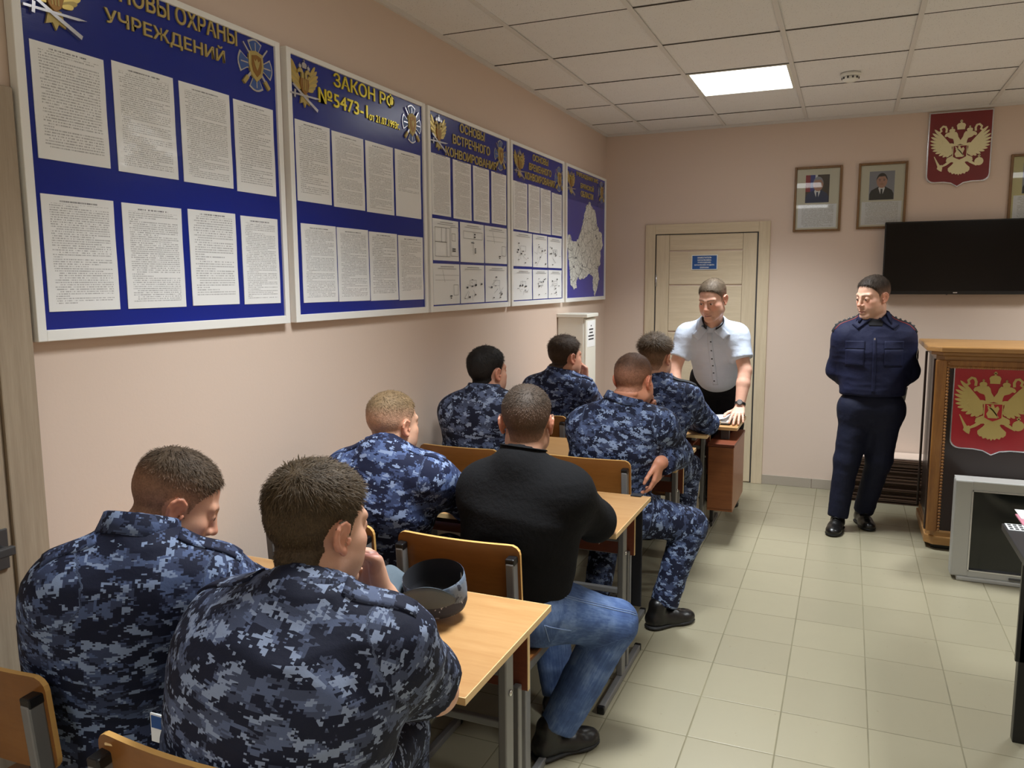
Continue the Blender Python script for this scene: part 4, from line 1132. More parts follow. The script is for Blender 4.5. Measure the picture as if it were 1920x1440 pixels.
def to_mesh(name, v, Q, mats, parent, attrs=None, fmat=None):
    me = bpy.data.meshes.new(name); me.vertices.add(len(v)); me.vertices.foreach_set('co', np.ascontiguousarray(v, np.float32).ravel())
    k = Q.shape[1]
    me.loops.add(len(Q)*k); me.loops.foreach_set('vertex_index', np.ascontiguousarray(Q, np.int32).ravel())
    me.polygons.add(len(Q)); me.polygons.foreach_set('loop_start', np.arange(0, len(Q)*k, k, dtype=np.int32))
    me.polygons.foreach_set('loop_total', np.full(len(Q), k, np.int32)); me.polygons.foreach_set('use_smooth', np.ones(len(Q), bool))
    if fmat is not None: me.polygons.foreach_set('material_index', fmat.astype(np.int32))
    for nm, (kind, data) in (attrs or {}).items():
        a = me.attributes.new(nm, kind, 'POINT'); a.data.foreach_set('color' if 'COLOR' in kind else 'vector', np.ascontiguousarray(data, np.float32).ravel())
    me.update(); me.validate()
    return link_mesh(name, me, mats, parent)

# ---- skin, hair and cloth materials
def skin_material():
    m = mat('skin', rough=.48, spec=.4, sss=.12); n = NT(m)
    a = n.add('ShaderNodeAttribute', attribute_name='Col'); c = n.coord('Object')
    nz = n.noise(c, 38, 3, .6); nz2 = n.noise(c, 420, 2, .6)
    col = n.mix(n.math('MULTIPLY', n.math('SUBTRACT', nz, .35), .35), a.outputs['Color'], srgb(170,105,84))
    setin(m, 'Base Color', a.outputs['Color']); m.node_tree.links.new(col, bsdf(m).inputs['Base Color'])
    setin(m, 'Normal', n.bump(nz2, .12, .0012)); M['skin'] = m
skin_material()
def hair_material():
    m = mat('hair', rough=.62, spec=.22); n = NT(m)
    a = n.add('ShaderNodeAttribute', attribute_name='Col'); c = n.coord('Object')
    nz = n.math('ADD', n.math('MULTIPLY', n.noise(c, 260, 3, .7), .55), n.math('MULTIPLY', n.noise(c, 75, 3, .6), .45))
    nz = n.math('MULTIPLY', n.math('SUBTRACT', nz, .32), 2.6)
    col = n.mix(nz, a.outputs['Color'], n.mix(.55, a.outputs['Color'], srgb(18,14,11)))
    setin(m, 'Base Color', col); setin(m, 'Normal', n.bump(nz, .5, .0015)); M['hair'] = m
hair_material()

def camo_material(key, dark, mid, grey, light, cell=(.0052,.0052,.0036), blob=(17., 17., 28.), seed=0.):
    """square-celled camouflage cloth, four tones, in the garment's own coordinates"""
    m = mat(key, rough=.78, spec=.25); n = NT(m)
    a = n.add('ShaderNodeAttribute', attribute_name='cloth')
    v0 = n.vmath('ADD', a.outputs['Vector'], (seed, seed*1.7, seed*.6))
    v = n.vmath('SNAP', v0, cell)
    def lay(off, sc, det=3., rough=.62):
        return n.noise(n.mapping(v, tuple(b*sc for b in blob), (off, off*1.3, off*.7)), 1., det, rough)
    n1, n2, n3, n4 = lay(0, 1.), lay(17.3, 1.25), lay(41.7, 1.6), lay(63.1, 2.6)
    col = n.mix(n.math('GREATER_THAN', n2, .495), srgb(*mid), srgb(*grey))
    col = n.mix(n.math('GREATER_THAN', n1, .488), col, srgb(*dark))
    col = n.mix(n.math('GREATER_THAN', n3, .575), col, srgb(*light))
    col = n.mix(n.math('GREATER_THAN', n4, .655), col, srgb(*dark))
    weave = n.noise(a.outputs['Vector'], 900, 1, .5); cr = n.noise(a.outputs['Vector'], 26, 4, .6)
    setin(m, 'Base Color', col)
    setin(m, 'Normal', n.bump(n.math('ADD', n.math('MULTIPLY', weave, .12), cr), .22, .012)); M[key] = m
camo_material('camo', (20,25,46), (74,88,122), (52,61,88), (122,138,168))
camo_material('camo_grey', (20,24,42), (80,90,116), (60,67,88), (124,136,160), seed=3.1)
camo_material('camo_blue', (20,26,52), (74,90,130), (50,61,94), (124,140,172), seed=5.7)
def cloth_material(key, rgb, rgb2=None, rough=.85, bump=.25, sheen=0., scale=24):
    m = mat(key, srgb(*rgb), rough=rough, spec=.2); n = NT(m)
    a = n.add('ShaderNodeAttribute', attribute_name='cloth'); v = a.outputs['Vector']
    cr = n.noise(v, scale, 4, .6); wv = n.noise(v, 700, 2, .6); big = n.noise(v, 5, 2, .5)
    setin(m, 'Base Color', n.mix(big, srgb(*rgb), srgb(*(rgb2 or [int(x*.88) for x in rgb]))))
    setin(m, 'Normal', n.bump(n.math('ADD', cr, n.math('MULTIPLY', wv, .2)), bump, .012))
    bsdf(m).inputs['Sheen Weight'].default_value = sheen; M[key] = m
cloth_material('fleece', (13,13,15), (17,17,19), .95, .3, .0, 60)
cloth_material('navy_cloth', (30,34,62), (24,27,50), .7, .3)
cloth_material('navy_trousers', (27,31,52), (22,25,42), .7, .3)
cloth_material('white_shirt', (184,193,208), (176,185,200), .7, .35)
cloth_material('dark_trousers', (20,20,27), (15,15,20), .8, .25)
cloth_material('denim_seam', (122,142,176))
def denim():
    m = mat('denim', rough=.85, spec=.2); n = NT(m); a = n.add('ShaderNodeAttribute', attribute_name='cloth'); v = a.outputs['Vector']
    f = n.noise(v, 9, 4, .6); s = n.noise(n.mapping(v, (60, 60, 6)), 3, 3, .6); tw = n.noise(n.mapping(v, (500, 500, 900)), 1, 2, .6)
    k = n.math('ADD', n.math('MULTIPLY', f, .7), n.math('MULTIPLY', s, .3))
    col = n.ramp(k, [(.33, srgb(50,66,104)), (.5, srgb(74,96,138)), (.66, srgb(112,134,172))])
    col = n.mix(n.math('MULTIPLY', tw, .25), col, srgb(40,52,84))
    setin(m, 'Base Color', col); setin(m, 'Normal', n.bump(n.math('ADD', f, n.math('MULTIPLY', tw, .15)), .25, .012)); M['denim'] = m
denim()

# ---- head
class Head:
    def __init__(s, c, yaw=0, pitch=0, roll=0, sc=1.03, fat=0., hair=(70,58,46), side=.9, top_len=.014, side_len=.004, skin=(208,164,140), sideburn=0., strands=2600, recede=0., nape=-.058, lids=.55, lift=.06):
        s.c = V(*c); s.s = sc; s.fat = fat; s.hair = hair; s.side = side; s.tl = top_len; s.sl = side_len; s.skin = skin; s.n = strands; s.recede = recede; s.nape = nape; s.lids = lids; s.sideburn = sideburn; s.lift = lift
        R = Matrix.Rotation(math.radians(yaw), 3, 'Z') @ Matrix.Rotation(math.radians(-pitch), 3, 'X') @ Matrix.Rotation(math.radians(roll), 3, 'Y')
        s.R = np.array(R, np.float32)
    def w(s, *p): return s.c+s.R@(V(*p)*s.s)
    def local(s, P): return ((P-s.c)@s.R)/s.s
    def dirw(s, *p): return s.R@V(*p)
    def ops(s, neck, nr=.06):
        w, k = s.w, s.s; o = []
        def E(c, r, kk=.02, mode='u', rot=None):
            R = s.R if rot is None else s.R@np.array(Matrix.Rotation(rot[0], 3, 'X') @ Matrix.Rotation(rot[1], 3, 'Z'), np.float32)
            o.append((mode, Ell(w(*c), V(*r)*k, R), kk))
        def C(a, b, ra, rb=None, kk=.012, mode='u', n=None, q=1.):
            o.append((mode, Cap(w(*a), w(*b), ra*k, (ra if rb is None else rb)*k, None if n is None else s.dirw(*n), q), kk))
        f = s.fat
        o.append(('u', Cap(w(0, -.022, -.055), neck, nr*.94, nr*1.08), .02))
        E((0,-.012,.040), (.077,.099,.086)); E((0,.028,-.028), (.064+f*.006,.065,.083), .03)
        for x in (-1, 1):
            C((x*.046,.004,-.062), (x*.016,.072,-.097), .024+f*.006, .02+f*.004, .02)
            E((x*.043,.040,-.048), (.026+f*.007,.036,.038), .025); E((x*.047,.053,-.014), (.016,.022,.014), .022)
            C((x*.012,.086,.027), (x*.046,.072,.029), .0105, .0095, .014)
        E((0,.077,-.099), (.025+f*.006,.021,.019), .015); E((0,.08,-.058), (.028,.02,.03), .015)
        if f > .5: E((0,.035,-.098), (.045+f*.01,.045,.022), .02); E((0,-.066,-.085), (.054,.032+.008*f,.026), .012); E((0,-.068,-.052), (.056,.03,.02), .012)
        for x in (-1, 1): E((x*.033,.1,.009), (.021,.02,.0125), .012, 's')
        C((0,.09,.02), (0,.110,-.022), .0082, .0105, .012); E((0,.1115,-.0265), (.0112,.0115,.0098), .008)
        for x in (-1, 1):
            E((x*.0128,.098,-.03), (.008,.011,.008), .006); E((x*.0065,.1095,-.0385), (.0042,.006,.003), .002, 's')
            E((x*.033,.0765,.008), (.0158,.0158,.0148), .005)
            E((x*.033,.0945,.0062), (.0128,.0068,.0012+.0036*s.lids), .0015, 's')
            C((x*.02,.094,-.0635), (x*.003,.1015,-.0605), .005, .0058, .004); C((x*.017,.0945,-.0745), (0,.099,-.0745), .006, .0072, .004)
            C((x*.025,.0925,-.0685), (0,.1075,-.0678), .0022, .0024, .003, 's')
            # ear
            E((x*.0785,-.012,.001), (.0085,.0175,.0275), .005, 'u', (-.18, x*.35))
            for a, b in zip(EAR, EAR[1:]): C((x*(.0825+a[2]), a[0], a[1]), (x*(.0825+b[2]), b[0], b[1]), .0046, .0046, .003)
            E((x*.0785,.0,-.026), (.007,.008,.010), .005); E((x*.0885,-.009,.0), (.0085,.010,.0155), .004, 's')
            C((x*.082,.008,-.004), (x*.083,.006,-.012), .0045, .004, .003)
        return o
    def mask(s, L):
        x, y, z = np.abs(L[:,0]), L[:,1], L[:,2]
        yf = np.interp(z, [-.03,-.01,.0,.028,.05,.07,.084,.1], [.012,.017,.019,.026,.04,.056,.074,.13])-s.recede*.03*sstep(.02,.05,x)*sstep(.05,.08,z)
        f1 = yf-y
        f2 = np.where(x > .055, np.hypot(y+.010, (z-.001)/1.2)-.0275, .05)
        zl = np.interp(y, [-.12,-.06,-.036,-.012,.018], [s.nape,s.nape+.002,-.034,-.006,-.018-s.sideburn])
        return np.minimum(np.minimum(f1, f2), z-zl)
    def colors(s, P):
        L = s.local(P); n = len(P)
        base = np.tile(np.array(srgb(*s.skin)[:3], np.float32), (n, 1))
        def put(c, f):
            nonlocal base; base = base+(np.array(srgb(*c)[:3], np.float32)-base)*f[:, None]
        near = np.linalg.norm(L, axis=1) < .19
        x, y, z = L[:,0], L[:,1], L[:,2]; ax_ = np.abs(x)
        sk = s.skin; red = (min(sk[0]+2, 255), int(sk[1]*.82), int(sk[2]*.78))
        put(red, near*.55*np.exp(-((ax_-.042)**2/.0006+(y-.075)**2/.0012+(z+.02)**2/.0006)))
        put(red, near*.6*np.exp(-(x**2/.0002+(y-.118)**2/.0006+(z+.025)**2/.0004)))
        put(red, near*.55*((ax_ > .076) & (np.hypot(y+.01, z) < .045)))
        put((168,104,96), near*.75*np.exp(-((x/.02)**2*1.0+((z+.068)/.0085)**2))*(y > .085))
        put((110,62,58), near*.7*(ax_ < .024)*np.exp(-((z+.0682)/.0022)**2)*(y > .085))
        # shaved beard area, faint
        bd = near*sstep(-.03,-.05,z)*(y > .0)*(1-np.exp(-((x/.024)**2+((z+.068)/.012)**2)))*.16
        put((120,104,96), bd)
        # eyebrows and lash line
        t = np.clip((ax_-.014)/.034, 0, 1); ez = .0275+.0045*np.sin(t*2.6); put(s.hair, near*.8*(y > .06)*(ax_ > .01)*(ax_ < .052)*np.exp(-((z-ez)/(.0042-.0018*t))**2))
        ez2 = .0095+.0022*np.cos((ax_-.033)/.0128*1.3); put((70,46,38), near*.65*(y > .07)*(np.abs(ax_-.033) < .0145)*np.exp(-((z-ez2)/.0017)**2))
        # cropped scalp
        mk = s.mask(L); up = sstep(.015,.06,z)
        den = s.side*(.35+.65*sstep(s.nape,.0,z))*(1-up)+up*.97
        put(s.hair, near*sstep(-.003,.012,mk)*den)
        return np.concatenate([base, np.ones((n, 1), np.float32)], 1)
    def hair_mesh(s, v, Q, N, parent):
        L = s.local(v); near = np.linalg.norm(L, axis=1) < .17; mk = np.where(near, s.mask(L), -1)
        ok = (mk > -.002)[Q].all(1) & (L[Q].mean(1)[:,2] > s.nape-.01)
        q = Q[ok]; ids, inv = np.unique(q, return_inverse=True); q = inv.reshape(q.shape); v2, n2, l2, m2 = v[ids], N[ids], L[ids], mk[ids]
        tz = sstep(.03,.088,l2[:,2]+.25*np.maximum(l2[:,1], 0))
        th = (s.sl*.55*(1-tz)+s.tl*.62*tz)*sstep(-.001,.016,m2)
        th = th*(.8+.4*vnoise(l2*55, 1))+.0004
        wh = V(.01,-.066,.105); g = l2-wh; g = g-(g*((n2@s.R))).sum(1)[:,None]*(n2@s.R); g = g/np.maximum(np.linalg.norm(g, axis=1), 1e-4)[:,None]
        v3 = v2+n2*th[:,None]*s.s
        col = np.tile(np.array(srgb(*s.hair), np.float32), (len(v3), 1))
        if s.side < .9:
            sk = np.array(srgb(*s.skin)[:3], np.float32); f = (1-tz)*(1-s.side*(.35+.65*sstep(s.nape,.0,l2[:,2]))); col[:,:3] += (sk-col[:,:3])*f[:,None]
        keep = np.ones(len(q), bool)
        # strands: thin tapered blades lying along the growth direction
        rs = np.random.RandomState(9); verts, quads, cols = [v3], [q], [col]; off = len(v3)
        if s.n and len(q):
            pick = q[rs.randint(0, len(q), s.n)]; wgt = rs.dirichlet((1,1,1,1), s.n)
            P0 = (v3[pick]*wgt[:,:,None]).sum(1); NN = (n2[pick]*wgt[:,:,None]).sum(1); G = ((g@s.R.T)[pick]*wgt[:,:,None]).sum(1); TZ = (tz[pick]*wgt).sum(1); MK = (m2[pick]*wgt).sum(1); C0 = (col[pick]*wgt[:,:,None]).sum(1)
            ln = (s.sl*(1-TZ)+s.tl*TZ)*rs.uniform(.7,1.35,s.n)*sstep(-.002,.01,MK)*1.15+.001
            G = G+rs.normal(0,.25,G.shape); lift = s.lift+.12*rs.rand(s.n)
            D = NN*lift[:,None]+G*.85; D = D/np.linalg.norm(D, axis=1)[:,None]
            sd = np.cross(D, NN); sd = sd/np.maximum(np.linalg.norm(sd, axis=1), 1e-6)[:,None]; wd = (.00055+.00035*rs.rand(s.n))[:,None]
            mid = P0+D*ln[:,None]*.55+NN*(ln*.06)[:,None]; tip = P0+D*ln[:,None]-NN*(ln*.22)[:,None]
            root = P0-NN*.0008
            B = np.stack([root-sd*wd, root+sd*wd, mid+sd*wd*.8, mid-sd*wd*.8, tip+sd*wd*.15, tip-sd*wd*.15], 1).reshape(-1, 3)
            b = off+6*np.arange(s.n); qq = np.concatenate([np.stack([b, b+1, b+2, b+3], 1), np.stack([b+3, b+2, b+4, b+5], 1)])
            sh = rs.uniform(.7,1.22,s.n)[:,None]; cc = np.repeat(np.concatenate([C0[:,:3]*sh, np.ones((s.n,1))], 1), 6, 0)
            verts.append(B); quads.append(qq); cols.append(cc)
        return to_mesh('hair', np.concatenate(verts), np.concatenate(quads), 'hair', parent, {'Col': ('FLOAT_COLOR', np.concatenate(cols))})
    def eyes(s, parent, gaze=(0,0)):
        for x in (-1, 1):
            m = MB(); c = Vector((x*.033, .0765, .008)); m.mat(0).sphere(c, .0147, 20)
            d = Vector((math.sin(gaze[0]), math.cos(gaze[0])*math.cos(gaze[1]), math.sin(gaze[1]))).normalized()
            e1 = d.cross(Vector((0,0,1))).normalized(); e2 = e1.cross(d)
            for mi, r, out in ((1, .0055, .0138), (2, .0023, .0150)):
                m.mat(mi).prism([(r*math.cos(2*PI*k/14), r*math.sin(2*PI*k/14)) for k in range(14)], .0013, frame4(c+d*out, e1, e2, -d if False else d))
            R = Matrix([list(map(float, r)) for r in s.R]); bmesh.ops.transform(m.bm, matrix=Matrix.Translation(Vector(s.c.tolist())) @ R.to_4x4() @ Matrix.Scale(s.s, 4), verts=m.bm.verts)
            m.build('eye', ['eye_white', 'iris', 'black_plastic'], parent)
EAR = [(.006,.010,-.003),(.003,.022,.0),(-.008,.029,.001),(-.019,.027,.003),(-.027,.017,.005),(-.029,.004,.004),(-.024,-.010,.001),(-.014,-.021,-.001),(-.003,-.028,-.004)]

# ---- hands
def hand_ops(w, d, n, t, sc=1., curl=(.25,.3,.35,.4), thumb=.5, spread=.08):
    """w wrist, d towards the fingers, n palm side, t thumb side; returns the solids of palm and five fingers"""
    d = unit(d); n = unit(np.asarray(n)-d*(np.asarray(n)@d)); u = np.cross(d, n); u = u if u@np.asarray(t) > 0 else -u
    o = []; W = np.asarray(w, np.float32)
    P = lambda a, b, c: W+(d*a+u*b+n*c)*sc
    lens = [(.042,.026,.021),(.046,.029,.023),(.042,.027,.022),(.033,.021,.019)]; us = [.031,.0105,-.0105,-.030]; ad = [.090,.094,.090,.082]; rr_ = [.0098,.010,.0095,.0082]
    for i in range(4): o.append(('u', Cap(P(.0,us[i]*.55,0), P(ad[i]*.95,us[i],-.001), .0165*sc, .0125*sc), .012))
    o.append(('u', Ell(P(.035,.022,.010), V(.026,.018,.014)*sc, np.stack([d, u, n], 1)), .012)); o.append(('u', Ell(P(.04,-.02,.008), V(.028,.015,.012)*sc, np.stack([d, u, n], 1)), .012))
    for i in range(4):
        a = 0.; p = P(ad[i], us[i], 0.); sp = spread*(1.5-i)
        for j in range(3):
            a += curl[i]*(1., 1.15, .8)[j]*PI/2
            dr = unit((d*math.cos(a)+n*math.sin(a))+u*sp*(math.cos(a)))
            q = p+dr*lens[i][j]*sc; r0 = rr_[i]*sc*(1, .92, .84)[j]; o.append(('u', Cap(p, q, r0, r0*.92), .006 if j == 0 else .003)); p = q
    p = P(.022, .03, .008); a = [(.62, .72, .25), (.8, .5, .3+.5*thumb), (.9, .1, .3+.9*thumb)]
    for j, (x, y, z) in enumerate(a):
        dr = unit(d*x+u*y*(1-.5*thumb)+n*z*thumb); q = p+dr*(.044,.033,.026)[j]*sc; o.append(('u', Cap(p, q, (.0135,.0115,.0102)[j]*sc, (.0115,.0105,.0085)[j]*sc), .01 if j == 0 else .004)); p = q
    return o
# ---- building a dressed figure
def limb_frame(a, b, hint=(0,0,1)):
    z = unit(np.asarray(b)-np.asarray(a)); h = V(*hint)
    if abs(float(z@h)) > .92: h = V(0,1,0)
    x = unit(np.cross(h, z)); return np.asarray(a, np.float32), np.stack([x, np.cross(z, x), z], 1)
def cloth_solid(name, ops, frames, h, material, parent, amp=.006, freq=(9,9,16), seed=0., smooth=2, flo=None, big=.0):
    h = h/QUAL
    F, lo, n = field(ops, h); v, Q = surface(F, lo, h); v = relax(v, Q, smooth); N = normals(v, Q)
    us = [o[1] for o in ops if o[0] == 'u']; best = np.full(len(v), 9., np.float32); fid = np.zeros(len(v), int)
    for p in us:
        d = p.d(v); m = d < best; best[m] = d[m]; fid[m] = p.fr
    c = np.zeros_like(v)
    for k, (o, R) in enumerate(frames):
        m = fid == k; c[m] = (v[m]-o)@R+k*V(.37,.21,.53)
    if amp:
        # folds live in one shared field so that neighbouring pieces meet
        s1 = vnoise(v*np.array(freq), seed); s2 = vnoise(v*np.array(freq)*2.3+5, seed+1); s3 = vnoise(v*np.array(freq)*.45+9, seed+2)
        rid = 1-np.abs(2*s1-1); rid2 = 1-np.abs(2*s2-1)
        v = v+N*(amp*(rid-.55)+amp*.45*(rid2-.5)+big*(s3-.5))[:,None]
        v = relax(v, Q, 1, .4)
    N = normals(v, Q)
    o = to_mesh(name, v, Q, material, parent, {'cloth': ('FLOAT_VECTOR', c)})
    return o, BVHTree.FromPolygons([tuple(map(float, p)) for p in v], [tuple(map(int, q)) for q in Q])

def patch(name, bvh, c, U, Vv, outline_w, outline_h, material, parent, th=.003, off=.001, nu=10, nv=8, nrm=None, taper=1., shape=None, reach=.12):
    """a thin piece of cloth or badge lying on a garment: c centre, U and Vv unit directions"""
    c, U, Vv = Vector(c), Vector(U).normalized(), Vector(Vv).normalized(); nr = Vector(nrm).normalized() if nrm is not None else U.cross(Vv).normalized()
    top, bot = {}, {}; m = MB()
    for i in range(nu+1):
        for j in range(nv+1):
            a, b = i/nu*2-1, j/nv*2-1
            if shape == 'disc':
                r = max(abs(a), abs(b)); l = math.hypot(a, b) or 1; a, b = a*r/l, b*r/l
            ww = outline_w*(1+(taper-1)*(b+1)/2)
            p = c+U*(a*ww/2)+Vv*(b*outline_h/2)
            hit = bvh.ray_cast(p+nr*reach, -nr, reach*2.2)
            q = hit[0] if hit[0] is not None else None
            top[i, j] = q
    good = [q for q in top.values() if q is not None]
    if not good: return None
    avg = sum(((g-c).dot(nr) for g in good), 0)/len(good)
    for (i, j), q in list(top.items()):
        if q is None:
            a, b = i/nu*2-1, j/nv*2-1; q = c+U*(a*outline_w/2)+Vv*(b*outline_h/2)+nr*avg
        top[i, j] = m.bm.verts.new(q+nr*(off+th)); bot[i, j] = m.bm.verts.new(q+nr*(off-.004))
    for i in range(nu):
        for j in range(nv):
            m.bm.faces.new((top[i,j], top[i+1,j], top[i+1,j+1], top[i,j+1])); m.bm.faces.new((bot[i,j], bot[i,j+1], bot[i+1,j+1], bot[i+1,j]))
    ring = [(i, 0) for i in range(nu)]+[(nu, j) for j in range(nv)]+[(i, nv) for i in range(nu, 0, -1)]+[(0, j) for j in range(nv, 0, -1)]
    for k in range(len(ring)):
        a, b = ring[k], ring[(k+1) % len(ring)]; m.bm.faces.new((bot[a], bot[b], top[b], top[a]))
    bmesh.ops.recalc_face_normals(m.bm, faces=m.bm.faces)
    for f in m.bm.faces: f.smooth = True
    me = bpy.data.meshes.new(name); m.bm.to_mesh(me); m.bm.free()
    a = me.attributes.new('cloth', 'FLOAT_VECTOR', 'POINT')
    co = np.zeros(len(me.vertices)*3, np.float32); me.vertices.foreach_get('co', co); co = co.reshape(-1,3)
    Rm = np.array([list(U), list(Vv), list(nr)], np.float32).T; a.data.foreach_set('vector', np.ascontiguousarray((co-np.array(c, np.float32))@Rm+.77).ravel())
    return link_mesh(name, me, material, parent)

def collar_mesh(name, base, axis, fwd, r0, material, parent, h=.042, fall=.034, gap=50, flare=.014, ell=1.08, th=.004, open_front=0.):
    """folded shirt collar: stand inside, fall outside, open at the throat"""
    ax_ = unit(axis); f = unit(np.asarray(fwd)-ax_*(np.asarray(fwd)@ax_)); l = np.cross(f, ax_)
    prof = [(0,0),(.0,h*.6),(.002,h),(.006,h+.003),(.011,h),(.012+flare*.5,h-fall*.5),(.014+flare,h-fall),(.010+flare,h-fall-.001),(.008+flare*.4,h-fall*.5),(.006,h-.008),(.004,h*.5),(.004,0)]
    n = 40; vs, qs = [], []; g = math.radians(gap)
    for i in range(n+1):
        a = g/2+(2*PI-g)*i/n       # angle from the front
        fr = max(0., math.cos(a))
        for r, z in prof:
            rr = r0+r; z2 = z-(fr**2)*.012-(open_front*fr if r > .009 else 0)
            vs.append(base+f*(math.cos(a)*rr*ell)+l*(math.sin(a)*rr)+ax_*z2)
    k = len(prof)
    for i in range(n):
        for j in range(k): qs.append((i*k+j, i*k+(j+1) % k, (i+1)*k+(j+1) % k, (i+1)*k+j))
    qs2 = [tuple(range(k))[::-1], tuple(n*k+j for j in range(k))]
    me = bpy.data.meshes.new(name); me.from_pydata([tuple(map(float, p)) for p in vs], [], qs+qs2)
    a = me.attributes.new('cloth', 'FLOAT_VECTOR', 'POINT'); R = np.stack([l, f, ax_], 1)
    a.data.foreach_set('vector', np.ascontiguousarray((np.array(vs, np.float32)-base)@R+.31, np.float32).ravel())
    me.update(); bm = bmesh.new(); bm.from_mesh(me); bmesh.ops.recalc_face_normals(bm, faces=bm.faces); bm.to_mesh(me); bm.free()
    return link_mesh(name, me, material, parent, smooth=True)

def shoe(parent, heel, toe, name='shoe', material='shoe_leather', L=None):
    h, t = V(heel[0], heel[1], 0), V(toe[0], toe[1], 0); d = unit(t-h); L = float(np.linalg.norm(t-h)); z = V(0,0,1); l = np.cross(d, z)
    R = np.stack([l, d, z], 1); cl = [((0,0,.004), (0,0,-1))]
    p = lambda a, b, c=0: h+d*a+z*b+l*c
    ops = [('u', Cap(p(.045,.045), p(L*.55,.042), .042, .043, clip=cl), 0), ('u', Ell(p(L-.085,.030), (.048,.083,.036), R, clip=cl), .02), ('u', Ell(p(L-.06,.026), (.046,.06,.027), R, clip=cl), .01),
           ('u', Cap(p(.058,.05), p(.066,.105), .041, .043), .015)]
    o, b = cloth_solid(name, ops, [(h, R)], .005, material, parent, amp=.0012, freq=(40,40,40), smooth=2)
    so = [('u', Cap(p(.048,.012), p(L*.5,.012), .047, .040, n=z, q=.32, clip=cl), 0), ('u', Ell(p(L-.075,.012), (.053,.078,.016), R, clip=cl), .015)]
    cloth_solid('sole', so, [(h, R)], .005, 'sole_rubber', o, amp=0, smooth=1)
    # lacing
    m = MB()
    for k in range(4):
        c = p(L*.50+.018*k, .094-.009*k); m.tube([Vector(c-l*.02-z*.004), Vector(c+z*.004), Vector(c+l*.02-z*.004)], .0028, 6)
    m.build('laces', 'black_rubber', o)
    return o

